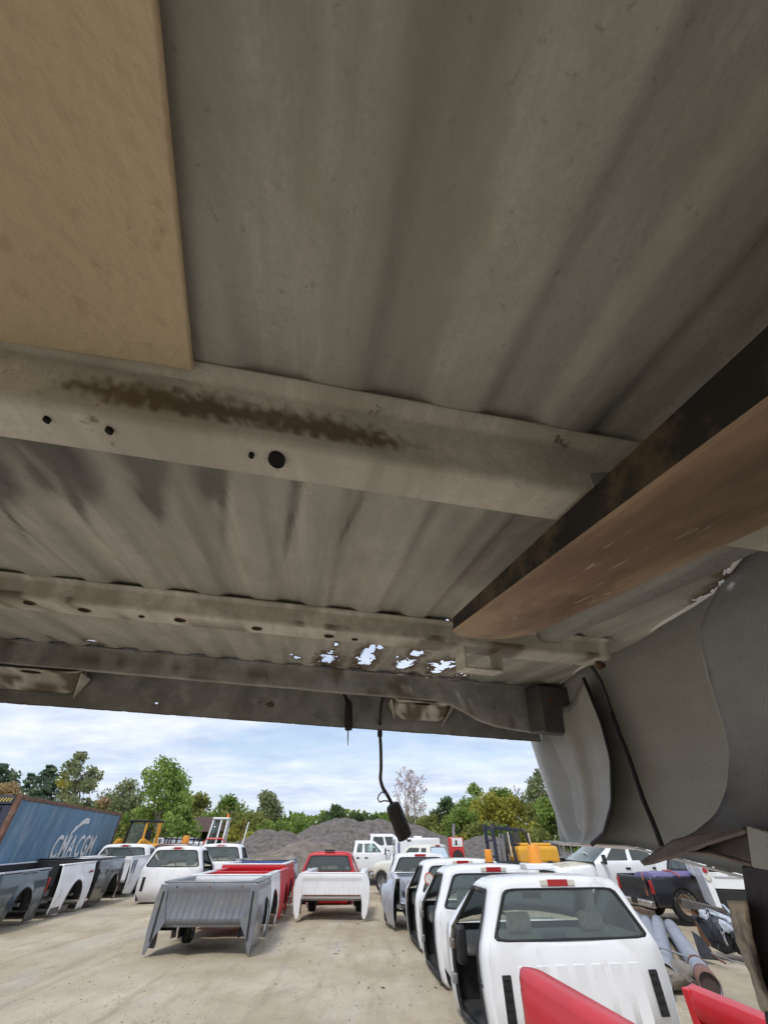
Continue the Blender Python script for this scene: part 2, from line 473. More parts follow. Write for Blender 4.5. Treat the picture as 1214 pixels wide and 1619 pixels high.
# --- cross sills -------------------------------------------------------
def sill(name, w0, w1, l0, l1, top, bot, m, fl=.016, tl=.035, wavy=.0012, rust=None, nstep=110):
    prof = [(l0 - fl, top), (l0 - .004, top - .001), (l0, top - .004), (l0 + .0025, bot + .0042), (l0 + .0042, bot + .0012), (l0 + .0075, bot), (l1 - .0055, bot), (l1 - .002, bot + .0014), (l1, bot + .005), (l1 + .002, top - .004), (l1 + .006, top - .001), (l1 + tl, top)]
    mb = MB()
    pa, pb = prof[2], prof[3]
    prof = prof[:3] + [(pa[0] + (pb[0] - pa[0]) * q / 12, pa[1] + (pb[1] - pa[1]) * q / 12) for q in range(1, 12)] + prof[3:]
    def fn(i, j):
        W_ = w0 + (w1 - w0) * i / nstep
        a, b_ = prof[j]
        k = wavy * fbm((W_ * 9, a * 8, 4), 2)
        return Vector((W_, a + k, b_ + k * .7))
    mb.grid(fn, nstep + 1, len(prof))
    o = bedpart(mb, name, m, solid=.0025, ang=50)
    setattr_pts(o, 'rust', rust or (lambda p: 0))
    setattr_pts(o, 'smudge_shade', lambda p: 0)
    return o
def rust1(p):
    # brown surface-rust stain along the near face of the first sill
    if p.y > .221: return 0
    if p.z < .1995: return 0
    q = .5 + .35 * sstep(-.215, -.15, p.x) * sstep(.085, -.02, p.x) + .0 - .55 * abs(p.z - .2085 + .02 * p.x) / .013 + .38 * fbm((p.x * 150, p.z * 150, 3), 5) - .5 * (sstep(-.19, -.225, p.x) + sstep(.02, .09, p.x))
    return .85 * sstep(.10, .72, q)
s1 = sill('cross_sill', -.96, .46, .212, .258, .2395, .190, PRIMER2, rust=rust1, nstep=560)
s2 = sill('cross_sill', -.96, .60, .722, .80, .2395, .205, PRIMER2, nstep=160,
          rust=lambda p: .75 * sstep(.08, .3, fbm((p.x * 12, p.y * 25, 7), 4)) * (1 if p.z < .215 else .25))
def disc(name, c, r, m, parent, sq=1, n=20):
    mb = MB(); nn = n
    vs = [Vector(c)] + [Vector(c) + Vector((r * cos(2 * pi * k / nn), r * sq * sin(2 * pi * k / nn), 0)) for k in range(nn)]
    vs2 = [p + Vector((0, 0, .004)) for p in vs]
    mb.add(vs + vs2, [(0, k + 1, (k + 1) % nn + 1) for k in range(nn)] + [(k + 1, nn + 2 + k, nn + 2 + (k + 1) % nn, (k + 1) % nn + 1) for k in range(nn)])
    o = mb.build(name, m, parent, off=BASE); return o
HOLE = mat('hole_dark', (.004, .004, .004), .95, 0, .2, 9)
RUSTRING = mat('rust_ring', (.13, .06, .03), .9, 0, .4, 60)
for u, v, r in [(437, 729, .0052), (397, 722, .0016), (172, 683, .0019), (73, 666, .0016)]:
    c = bN(u, v, .1862); disc('drain_hole', c, r * 1.2, HOLE, s1, 1.45)
for u, v, r in [(132, 966, .008), (283, 982, .008), (405, 995, .008), (519, 1007, .008), (560, 1012, .005), (45, 955, .007), (223, 976, .004)]:
    c = bN(u, v, .2014); disc('drain_hole', c, r, HOLE, s2, 1.1)
    c.z += .0002; disc('rust_ring', c + Vector((r * .2, 0, .0006)), r * 1.25, RUSTRING, s2, 1.1)
# small welded clip plate on sill 1 and U bracket below sill 2
mb = MB(); mb.prism([bL(930, 748, .209), bL(1000, 742, .209), bL(1000, 790, .209), bL(940, 775, .209)], (0, 0, 0), (0, .0025, 0)); bedpart(mb, 'weld_plate', PRIMERD, bevel=.0008)
mb = MB()
mb.box((.29, .765, .186), (.004, .05, .045)); mb.box((.328, .765, .165), (.08, .05, .004)); mb.box((.366, .765, .190), (.004, .05, .05)); mb.box((.378, .765, .207), (.03, .05, .004))
bedpart(mb, 'sill_bracket', PRIMER2, bevel=.0015)
# end cap rust spots at sill 2 end
mb = MB(); mb.tube([(.585, .745, .205), (.60, .765, .196), (.615, .77, .203)], .006, 8); bedpart(mb, 'bolt', RUST)

# --- rear sill bar ------------------------------------------------------
lipW = [-1.0, .40, .44, .49, .54, .60, .73, .80]; lipN = [.180, .176, .170, .152, .130, .117, .107, .105]
mb = MB()
NB = 200
def rb(i, j):
    W_ = -1.0 + 1.8 * i / NB
    n = interp(W_, lipW, lipN); k = .0012 * fbm((W_ * 7, 0, 9), 2)
    t = [(1.268, .2395), (1.276, .238), (1.28, .234), (1.281, (n + .234) / 2), (1.282, n + .004), (1.286, n), (1.302, n), (1.3045, n + .002), (1.305, n + .012)][j]
    return Vector((W_, t[0] + k, t[1] + k))
mb.grid(rb, NB + 1, 9)
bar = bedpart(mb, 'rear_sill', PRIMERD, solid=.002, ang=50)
setattr_pts(bar, 'rust', lambda p: .6 * sstep(.25, .5, fbm((p.x * 9, p.z * 30, 2), 4)))
setattr_pts(bar, 'smudge_shade', lambda p: 0)
setattr_pts(bar, 'haze', lambda p: .55 if (1.284 < p.y < 1.3035 and p.z < .183) else 0)
# rear valance panel behind the bar
ph = [(bL(247, 1112, 1.362), .0042), (bL(514, 1133, 1.362), .0036)]
mb = MB()
nw = 440
def rp(i, j):
    W_ = -1.0 + 1.78 * i / nw
    b0 = .0885 + .0012 * fbm((W_ * 8, 1, 1), 3) + .0015 * max(0, fbm((W_ * 45, 3, 1), 2))
    if j == 0: return Vector((W_, 1.378, b0 + .003))
    n = b0 + (.236 - b0) * (j - 1) / 34
    return Vector((W_, 1.362 + .006 * sin((j - 1) / 34 * pi), n))
mb.grid(rp, nw + 1, 36, lambda i, j: any(((rp(i, j) + rp(i + 1, j + 1)) / 2 - Vector((c.x, 1.362, c.z))).length < r + .004 * 0 and True for c, r in ph) if j > 0 and j < 20 else False)
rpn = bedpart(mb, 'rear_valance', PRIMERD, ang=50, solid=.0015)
def vr(p):
    r = .9 * sstep(.0935, .0895, p.z)
    c = bL(420, 1112, 1.362)
    return max(r * .8, .9 * sstep(.0, .2, fbm((p.x * 40, p.z * 90, 4), 4) + .35 - abs(p.x - c.x) * 12 - abs(p.z - c.z) * 60))
setattr_pts(rpn, 'rust', vr); setattr_pts(rpn, 'smudge_shade', lambda p: 0); setattr_pts(rpn, 'haze', lambda p: 0)
mb = MB(); mb.box((-.1, 1.325, .256), (1.80, .10, .003)); bedpart(mb, 'rear_top_flange', PRIMERD)
mb = MB(); mb.box((-.1, 1.292, .247), (1.80, .003, .022)); bedpart(mb, 'rear_upstand', PRIMERD)
# body mount brackets (dished plate with an oval hole)
def mount(w0, w1):
    mb = MB()
    N_ = 14
    def fn(i, j):
        a = i / N_; W_ = w0 + (w1 - w0) * a
        ends = min(a, 1 - a) * (w1 - w0)
        t = j / 8
        n = .171 - .012 * t - .034 * sstep(.45, .9, t) + .012 * sstep(.03, .0, ends)
        return Vector((W_ + (0.5 - a) * .05 * t, 1.287 + .073 * t, n))
    mb.grid(fn, N_ + 1, 9)
    o = bedpart(mb, 'mount_bracket', PRIMER2, solid=.003, ang=60)
    cx = (w0 + w1) / 2
    setattr_pts(o, 'rust', lambda p: max(.85 * sstep(.05, .3, fbm((p.x * 22, p.y * 30, p.z * 10), 4) + .1), .8 * sstep(.035, .02, sqrt((p.x - cx) ** 2 + ((p.y - 1.31) * 2) ** 2))))
    setattr_pts(o, 'smudge_shade', lambda p: 0); setattr_pts(o, 'haze', lambda p: 0)
    mb = MB()
    vs = [Vector((cx + .026 * cos(2 * pi * k / 18), 1.306 + .011 * sin(2 * pi * k / 18), 0)) for k in range(18)]
    for p in vs: p.z = .171 - .012 * (p.y - 1.287) / .073 - .0016 - .003 * 0
    mb.prism(vs, (0, 0, -.0008), (0, 0, .003)); mb.build('bolt_hole', HOLE, o, off=BASE)
    mb = MB(); s = 1
    mb.prism([Vector((w1 - .01, 1.29, .171)), Vector((w1 - .012, 1.355, .165)), Vector((w1 - .035, 1.355, .112))], (0, 0, 0), (.002, 0, 0))
    mb.build('gusset', PRIMER2, o, off=BASE); mb = MB(); mb.prism([Vector((w0 + .01, 1.29, .171)), Vector((w0 + .012, 1.355, .165)), Vector((w0 + .035, 1.355, .122))], (0, 0, 0), (-.002, 0, 0))
    mb.build('gusset', PRIMER2, o, off=BASE)
mount(.245, .47); mount(-.93, -.635)

# --- side rail along the right floor edge -----------------------------------
mb = MB()
pr = [(.428, .2395), (.436, .2385), (.447, .226), (.452, .2245), (.478, .2245), (.484, .227), (.494, .238), (.502, .2392)]
def sr(i, j):
    l_ = -.3 + 1.02 * i / 60; a, b_ = pr[j]
    return Vector((a + .003 * fbm((l_ * 8, a, 1), 2), l_, b_))
mb.grid(sr, 61, 8)
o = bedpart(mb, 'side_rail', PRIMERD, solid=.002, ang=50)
for k in range(9):
    mb = MB(); mb.lathe([(0, -.0012), (.0022, -.001), (.003, .001)], (.466, .30 + k * .048, .2238), 'z', 8); bedpart(mb, 'spot_weld', PRIMERD, o)
mb = MB()
def lp(i, j):
    l_ = .25 + .95 * i / 40
    return Vector((interp(l_, *EDGE) - .012 + .025 * j / 3, l_, .239 - .006 * j / 3))


# --- outer skins ---------------------------------------------------------------
AC, AR = -.08, .56         # wheel arch centre (length) and radius
def skin_bottom(l_):
    b = -.125 if l_ < 1.0 else -.125 - .035 * (l_ - 1.0) / .3
    d = abs(l_ - AC)
    if d < AR: b = max(b, -.30 + sqrt(max(0, AR * AR - d * d)))
    return b
def skin_w(n):
    return .80 - .05 * sstep(.25, .74, n) - .075 * sstep(.02, -.30, n)
def outer(side):
    mb = MB()
    st = [1.435 - i * .02 for i in range(138)]
    def fn(i, j):
        l_ = st[i]
        b = skin_bottom(min(l_, 1.29)); n = b + (.74 - b) * j / 26
        if i == 0: l_ = min(1.435, interp(n, [-.17, -.067, .087, .2, .74], [1.285, 1.355, 1.425, 1.44, 1.44]))
        elif i < 12:
            e = interp(n, [-.17, -.067, .087, .2, .74], [1.285, 1.355, 1.425, 1.44, 1.44]); l_ = e + (st[12] - e) * i / 12
        return Vector((side * (skin_w(n) + .003 * fbm((l_ * 3, n * 3, 1), 2)) - (0 if side > 0 else .19), l_, n))
    mb.grid(fn, len(st), 27)
    return mb
o = bedpart(outer(1), 'bedside', [SKIN, WHITE], solid=.004, ang=60)
for a in ('rust', 'smudge_shade', 'haze'):
    setattr_pts(o, a, (lambda p: 0) if a == 'rust' else (lambda p: 0))
bedside_r = o
o = bedpart(outer(-1), 'bedside', SKIN, solid=.004, ang=60)
mb = MB()
mb.box((-.93, .07, .49), (.01, 2.7, .5)); bedpart(mb, 'inner_side', SKIN)
mb = MB()
mb.grid(lambda i, j: Vector((interp(-1.3 + .05 * i, *EDGE) - .004, -1.3 + .05 * i, .2415 + .5 * j)), 53, 2); bedpart(mb, 'inner_side', WHITE, solid=.003)
mb = MB(); mb.box((.63, .07, .735), (.34, 2.7, .008)); bedpart(mb, 'rail_web', SKIN)
mb = MB(); mb.box((.745, .07, .742), (.12, 2.74, .012)); mb.box((-.955, .07, .742), (.09, 2.74, .012)); bedpart(mb, 'top_rail', WHITE, bevel=.004)
mb = MB(); mb.box((-.1, -1.3, .46), (1.75, .02, .56)); bedpart(mb, 'front_panel', WHITE, bevel=.004)
# bottom hem of the right bedside
mb = MB()
def hem(i, j):
    l_ = 1.292 - .62 * i / 30; b = skin_bottom(l_)
    return Vector((skin_w(b) - .004 - .02 * j / 3, l_, b + .0015 * j - .004))
mb.grid(hem, 31, 4); bedpart(mb, 'hem_flange', WHITE, solid=.003)
# tail lamp pocket: fluted sheet from the rear edge to the dark seam
re_ = [(.10, 840, 1172), (.02, 856, 1222), (-.067, 872, 1268), (-.12, 888, 1308), (-.16, 900, 1335)]
fe_ = [(922, 1072), (950, 1140), (966, 1200), (968, 1270), (955, 1318), (935, 1335)]
NP_ = 48
def lerp_px(tab, t):
    x = t * (len(tab) - 1); i = min(int(x), len(tab) - 2); f = x - i
    f = f
    return tuple(a + (b_ - a) * f for a, b_ in zip(tab[i], tab[i + 1]))
mb = MB()
def pk(i, j):
    t = j / 24
    _, u, v = lerp_px(re_, t); A = bW(u, v, .795 - .05 * t * t)
    u, v = lerp_px(fe_, t); Bp = bW(u, v, .74 - .03 * t)
    s = i / NP_
    p = A.lerp(Bp, s)
    p.x += (1 - .85 * t ** 3) * interp(s, [0, .06, .12, .22, .32, .40, .46, .52, .58, .64, .72, .85, 1], [0, -.012, -.014, .012, .034, .040, .018, .002, .006, .024, .026, .012, 0])
    return p
mb.grid(pk, NP_ + 1, 25); o = bedpart(mb, 'lamp_pocket', SKIN, solid=.003, ang=80)
mb = MB()
def rim_(i, j):
    t = i / 24; _, u, v = lerp_px(re_, t)
    return bW(u - 1 + 7 * j / 2, v, .797 - .05 * t * t - .006 * (j == 1))
mb.grid(rim_, 25, 3); bedpart(mb, 'rear_edge', WHITE, solid=.004)
mb = MB(); mb.tube([bW(*lerp_px(fe_, k / 24), .728 - .03 * k / 24) for k in range(25)], .0045, 8); bedpart(mb, 'sealer_shade_line', BLACK)
mb = MB(); mb.box((.755, 1.235, .168), (.11, .09, .13)); mb.box((.80, 1.225, .108), (.05, .07, .012)); bedpart(mb, 'corner_gusset', primer('gusset_dark', (.11, .11, .108)), bevel=.006)
mb = MB(); mb.lathe([(0, -.004), (.006, -.003), (.007, .002)], (.735, 1.188, .19), 'y', 12); bedpart(mb, 'bolt', RUST)
# black cable from the sill end to the wheelhouse foot
mb = MB()
cp = []
for k, (u, v) in enumerate([(905, 1048), (930, 1047), (948, 1075), (966, 1125), (985, 1175), (1003, 1225), (1022, 1278), (1046, 1338)]):
    cp.append(bW(u, v, interp(k, [0, 1, 2, 3, 7], [.56, .60, .67, .72, .70])))
cc = []
for i in range(len(cp) - 1):
    for q in range(6):
        cc.append(cp[i].lerp(cp[i + 1], q / 6) + Vector((.0012 * fbm((i, q / 6 * 3, 1)), .002 * fbm((i + q / 6, 7, 1)), 0)))
cc.append(cp[-1])
mb.tube(cc, .0048, 8); bedpart(mb, 'cable', BLACK)

# --- wheelhouse ----------------------------------------------------------------
wh = [bW(u, v, .55) for u, v in [(1172, 840), (1163, 872), (1138, 925), (1116, 975), (1110, 1012), (1117, 1060), (1135, 1115), (1151, 1170), (1155, 1210), (1150, 1255), (1132, 1288), (1100, 1314), (1062, 1334)]]
mb = MB()
NT = 48
def whp(i, j):
    t = i / NT * (len(wh) - 1); a = min(int(t), len(wh) - 2); f = t - a
    p0 = wh[max(a - 1, 0)]; p1 = wh[a]; p2 = wh[a + 1]; p3 = wh[min(a + 2, len(wh) - 1)]
    e = .5 * ((2 * p1) + (p2 - p0) * f + (2 * p0 - 5 * p1 + 4 * p2 - p3) * f * f + (3 * p1 - p0 - 3 * p2 + p3) * f ** 3)
    if j == 0: return e + Vector((.012, .002, 0))
    s = ((j - 1) / 16) ** 1.6
    far = Vector((.56, -.62, e.z * .9 + .02))
    p = e.lerp(far, s)
    p.x += -.055 * sin(pi * min(1, s * 1.3)) + .004 * fbm((p.y * 9, p.z * 9, 3), 3)
    return p
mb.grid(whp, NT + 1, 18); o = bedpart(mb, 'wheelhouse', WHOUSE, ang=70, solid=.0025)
setattr_pts(o, 'smudge_shade', lambda p: .75 * sstep(.10, -.05, p.z + .03 * fbm((p.y * 12, p.z * 12, 1), 3)))  # shade painted into the colour, darker towards the wheelhouse foot
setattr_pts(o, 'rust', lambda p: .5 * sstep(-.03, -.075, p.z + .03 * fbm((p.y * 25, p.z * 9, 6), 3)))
setattr_pts(o, 'haze', lambda p: 0)
mb = MB(); mb.tube([Vector(whp(i, 0)) + Vector((-.010, 0, 0)) for i in range(NT + 1)], .0022, 6); bedpart(mb, 'wheelhouse_highlight', mat('highlight_pale', (.5, .5, .5), .5))  # pale tube paints a rim highlight along the wheelhouse edge
mb = MB(); mb.tube([Vector(whp(i, 0)) + Vector((.004, .004, 0)) for i in range(NT + 1)], .0035, 6); bedpart(mb, 'sealer_shade_line', BLACK)  # black tube paints the shade just outside the wheelhouse edge
def pxpoly(pts, w_, name, m, th=.004, bevel=0, parent=None):
    mb = MB(); mb.prism([bW(u, v, w_) for u, v in pts], (0, 0, 0), (th, 0, 0)); return bedpart(mb, name, m, parent, bevel=bevel)
RFL = mat('rusty_flange', (.25, .20, .19), .7, 0, .2, 14, bump=.2, dirt=(.09, .05, .045), dirt_amt=.4, dscale=9)
def flangegrid(top, bot, w0, w1, name, m, nn=24):
    mb = MB()
    def fn(i, j):
        t = i / nn
        u, v = lerp_px(top, t); a = bW(u, v, w0)
        u, v = lerp_px(bot, t); b_ = bW(u, v, w1)
        p = a.lerp(b_, j / 5); p += Vector((.0022 * fbm((t * 5, j * .2, 3), 2), 0, .0015 * fbm((t * 6, j * .2, 8), 2)))
        return p
    mb.grid(fn, nn + 1, 6); return bedpart(mb, name, m, solid=.003, ang=50)
flangegrid([(1012, 1363), (1064, 1329), (1130, 1316), (1179, 1306)], [(1016, 1367), (1078, 1352), (1120, 1334), (1181, 1314)], .545, .525, 'wheel_arch_flange', RFL)
flangegrid([(1082, 1344), (1115, 1341), (1150, 1350), (1188, 1358)], [(1080, 1347), (1120, 1352), (1150, 1358), (1186, 1368)], .54, .525, 'torn_flange', RFL)
flangegrid([(1100, 1330), (1135, 1328), (1160, 1325), (1182, 1322)], [(1092, 1346), (1120, 1348), (1150, 1352), (1185, 1360)], .556, .55, 'torn_flange', mat('torn_dark', (.06, .045, .045), .8, 0, .3, 30))
pxpoly([(1178, 1305), (1230, 1320), (1240, 1380), (1214, 1376), (1187, 1371)], .52, 'lower_bracket', SKIN, .004, .0015)
o = pxpoly([(1170, 1368), (1245, 1372), (1330, 1650), (1212, 1640), (1204, 1590), (1186, 1480)], .54, 'arch_extension', mat('dark_undercoat', (.045, .034, .046), .55, 0, .3, 12, bump=.3), .006, .002)
flangegrid([(1150, 1424), (1166, 1490), (1186, 1540), (1206, 1600)], [(1178, 1424), (1186, 1475), (1202, 1540), (1222, 1600)], .5395, .52, 'extension_edge', mat('edge_tan', (.48, .40, .30), .7, 0, .4, 14, dirt=(.06, .04, .035), dirt_amt=.55, dscale=12))

# ================================================================== hanging wiring, forks, board
def bthing(name, label, cat, c, group=None):
    o = thing(name, label, cat, (0, 0, 0), 0, group)
    o.matrix_world = Matrix.Translation(EYE + R3 @ Vector(c)) @ R3.to_4x4()
    return o
def bpart(mb, name, m, par, c, **k):
    return mb.build(name, m, par, off=Vector(c), **k)
c0 = bL(605, 1100, 1.31)
harness = bthing('wiring_harness', 'black cable hanging off the bed edge with a taped connector at its end', 'cable', c0)
pts = [bL(u, v, 1.31 + .018 * k) for k, (u, v) in enumerate([(607, 1099), (603, 1112), (601, 1135)])] + [bL(u, v, 1.385) for u, v in [(600, 1155), (602, 1180), (602.5, 1215), (601, 1232), (605, 1246), (613, 1258), (620, 1272)]]
mb = MB(); sp = []
for i in range(len(pts) - 1):
    for q in range(5): sp.append(pts[i].lerp(pts[i + 1], q / 5))
sp.append(pts[-1])
for _ in range(3): sp = [sp[0]] + [(sp[i - 1] + sp[i] * 2 + sp[i + 1]) / 4 for i in range(1, len(sp) - 1)] + [sp[-1]]
mb.tube(sp, .0052, 10); bpart(mb, 'cable', RUBBER, harness, c0)
mb = MB(); mb.tube([bL(600.5, 1146, 1.383), bL(600.5, 1165, 1.384)], .008, 8); bpart(mb, 'cable_clip', BLACK, harness, c0)
mb = MB(); A = bL(619, 1270, 1.385); Bp = bL(641, 1326, 1.385)
mb.tube([A.lerp(Bp, t) + Vector((0, 0, 0)) for t in (0, .04, .1, .3, .5, .7, .9, .97, 1)], [.007, .018, .021, .023, .022, .0235, .0225, .021, .012], 9)
for p_ in range(len(mb.v)):
    q = Vector(mb.v[p_]); mb.v[p_] = tuple(q + Vector((.0018, .0018, .001)) * fbm(q * 90, 2) + Vector((0, 0, 0)))
TAPE = mat('wrapped_tape', (.022, .020, .019), .7, 0, .4, 60, bump=.6, bscale=120)
o = bpart(mb, 'connector', TAPE, harness, c0, ang=30)
mb = MB(); mb.tube([bL(*q, 1.375) for q in [(612, 1256), (604, 1252), (599, 1257), (597, 1263), (600, 1268), (607, 1266), (616, 1267)]], .0021, 6); bpart(mb, 'stray_wire', mat('grey_wire', (.18, .17, .16), .5), harness, c0)
mb = MB()
mb.tube([bL(640, 1322, 1.38), bL(645, 1330, 1.38), bL(648, 1327, 1.38)], .0022, 6); mb.tube([bL(642, 1324, 1.385), bL(646, 1331, 1.385), bL(650, 1329, 1.385)], .0014, 6); bpart(mb, 'wire_end', STEEL, harness, c0)
c1 = bL(551, 1100, 1.32)
plug = bthing('trailer_plug', 'short taped black plug hanging on the valance, with a thin wire tip', 'plug', c1)
mb = MB(); ctr = [(543, 1096), (548, 1106), (551, 1112), (551, 1130), (551, 1148), (551, 1155)]
mb.tube([bL(u, v, 1.34) for u, v in ctr], [.004, .006, .011, .0125, .0135, .010], 9); bpart(mb, 'plug_body', TAPE, plug, c1)
mb = MB(); mb.tube([bL(550.5, 1154, 1.34), bL(550, 1166, 1.34), bL(550, 1179, 1.34)], [.002, .0017, .001], 6); bpart(mb, 'wire_tip', BLACK, plug, c1)

# right fork: tapered blade with rounded tip
def forkmat(name, a, b_, spots):
    m = bpy.data.materials.new(name); m.use_nodes = True
    t = m.node_tree; bs = t.nodes['Principled BSDF']; bs.inputs['Roughness'].default_value = .55
    c = t.nodes.new('ShaderNodeTexCoord')
    def nz(scale, st, det=8, loc=(0, 0, 0)):
        mp = t.nodes.new('ShaderNodeMapping'); mp.inputs['Scale'].default_value = st; mp.inputs['Location'].default_value = loc
        n = t.nodes.new('ShaderNodeTexNoise'); n.inputs['Scale'].default_value = scale; n.inputs['Detail'].default_value = det; n.inputs['Roughness'].default_value = .62
        t.links.new(c.outputs['Object'], mp.inputs[0]); t.links.new(mp.outputs[0], n.inputs['Vector']); return n.outputs['Fac']
    def ramp(f, p, q, ca, cb_):
        r = t.nodes.new('ShaderNodeValToRGB'); r.color_ramp.elements[0].position = p; r.color_ramp.elements[1].position = q
        r.color_ramp.elements[0].color = (*ca, 1); r.color_ramp.elements[1].color = (*cb_, 1); t.links.new(f, r.inputs[0]); return r.outputs[0]
    def mix(f, x_, y_):
        x = t.nodes.new('ShaderNodeMix'); x.data_type = 'RGBA'; t.links.new(f, x.inputs[0]); t.links.new(x_, x.inputs[6])
        if isinstance(y_, tuple): x.inputs[7].default_value = (*y_, 1)
        else: t.links.new(y_, x.inputs[7])
        return x.outputs[2]
    base = ramp(nz(9, (1.2, .5, 1), 9), .36, .66, a, b_)
    scr = ramp(nz(300, (1.0, .085, 1), 5), .595, .65, (0, 0, 0), (.9, .9, .9))
    sel = ramp(nz(13, (1, .5, 1), 5, (3, 1, 0)), .50, .62, (0, 0, 0), (1, 1, 1))
    mm = t.nodes.new('ShaderNodeMath'); mm.operation = 'MULTIPLY'; t.links.new(scr, mm.inputs[0]); t.links.new(sel, mm.inputs[1])
    dk = ramp(nz(9, (1.7, .55, 1), 10, (7, 7, 0)), .46, .66, (0, 0, 0), (.85, .85, .85))
    base = mix(dk, base, tuple(x * .55 for x in a))
    base = mix(mm.outputs[0], base, spots)
    t.links.new(base, bs.inputs['Base Color'])
    bp = t.nodes.new('ShaderNodeBump'); bp.inputs['Strength'].default_value = .3; bp.inputs['Distance'].default_value = .002
    t.links.new(nz(60, (1, .3, 1)), bp.inputs['Height']); t.links.new(bp.outputs[0], bs.inputs['Normal'])
    return m
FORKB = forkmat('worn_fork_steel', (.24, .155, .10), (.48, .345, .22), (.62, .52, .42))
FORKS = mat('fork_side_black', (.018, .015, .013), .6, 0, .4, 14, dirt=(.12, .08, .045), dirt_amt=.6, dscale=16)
def fork(name, label, w0, w1, ltip, nt, nb0, nbt, l0=-1.0):
    c = ((w0 + w1) / 2, l0, nt)
    t_ = bthing(name, label, 'fork', c, 'forklift forks')
    # outline with a rounded tip
    out_ = []
    N_ = 60; r = (w1 - w0) / 2
    for i in range(N_ + 1):
        l_ = l0 + (ltip - l0) * (1 - (1 - i / N_) ** 2.2)
        e = 0
        d = ltip - l_
        e2 = 0
        if d < .09:
            q = 1 - d / .09; e = .060 * (1 - sqrt(max(0, 1 - q ** 2.2)))
        if d < .034:
            q = 1 - d / .034; e2 = .030 * (1 - sqrt(max(0, 1 - q * q)))
        out_.append((w0 + e2, w1 - e, l_))
    mb = MB(); vs = []; fs = []; mi = []
    for a, b_, l_ in out_:
        nb = interp(l_, [l0, 0.05, ltip], [nb0, nb0 + .002, nbt])
        vs += [(a, l_, nt), (a, l_, nb + .002), (a + .003, l_, nb), (b_ - .003, l_, nb), (b_, l_, nb + .002), (b_, l_, nt)]
    for i in range(N_):
        for k in range(6):
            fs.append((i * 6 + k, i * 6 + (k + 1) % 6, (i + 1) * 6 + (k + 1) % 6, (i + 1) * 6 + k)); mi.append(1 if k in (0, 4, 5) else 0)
    fs.append(tuple(range(N_ * 6, N_ * 6 + 6))); mi.append(1); fs.append(tuple(range(6))[::-1]); mi.append(1)
    for f, m_ in zip(fs, mi): pass
    mb.v = vs; mb.f = fs; mb.mi = mi
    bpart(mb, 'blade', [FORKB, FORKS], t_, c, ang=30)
    mb = MB(); mb.box(((w0 + w1) / 2, l0 - .025, nt + .3), (w1 - w0, .05, .68)); bpart(mb, 'shank', FORKS, t_, c, bevel=.006)
    for zz_ in (.32, .78):  # carriage and mast stay unseen, added to block light from behind
        mb = MB(); mb.box((-.1, l0 - .09, zz_), (1.5, .07, .14)); bpart(mb, 'unseen_carriage_bar', FORKS, t_, c, bevel=.008)
    for xx_ in (-.42, .22):
        mb = MB(); mb.box((xx_, l0 - .22, -.2), (.10, .16, 2.6)); bpart(mb, 'mast_rail', FORKS, t_, c, bevel=.01)
    mb = MB(); mb.box((-.12, l0 - .95, -.68), (1.6, 1.3, 1.80)); bpart(mb, 'truck_light_block', FORKS, t_, c, bevel=.05)  # unseen forklift body, added and sized to keep light off the underside
    return t_
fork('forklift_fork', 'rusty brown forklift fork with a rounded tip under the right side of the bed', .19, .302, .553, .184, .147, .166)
# tan board against the floor at the upper left
cbd = Vector((-.35, -.45, .230))
board = bthing('tan_board', 'flat tan panel with a square corner pressed under the grey floor at upper left', 'panel', cbd)
mb = MB()
bp_ = [Vector((-.078, -1.15, .2285)), Vector((-.093, .03, .2285)), Vector((-.103, .098, .2285)), Vector((-.1175, .199, .2285)), Vector((-.15, .1995, .2285)), Vector((-.245, .2035, .2285)), Vector((-.8, .215, .2285)), Vector((-.8, -1.15, .2285))]
mb.prism(bp_, (0, 0, .003), (0, 0, .008))
TAN = mat('tan_panel', (.66, .53, .36), .7, 0, .12, 5, dirt=(.50, .385, .24), dirt_amt=.25, dscale=45, bump=.25, bscale=90)
bpart(mb, 'sheet', TAN, board, cbd, bevel=.0015)
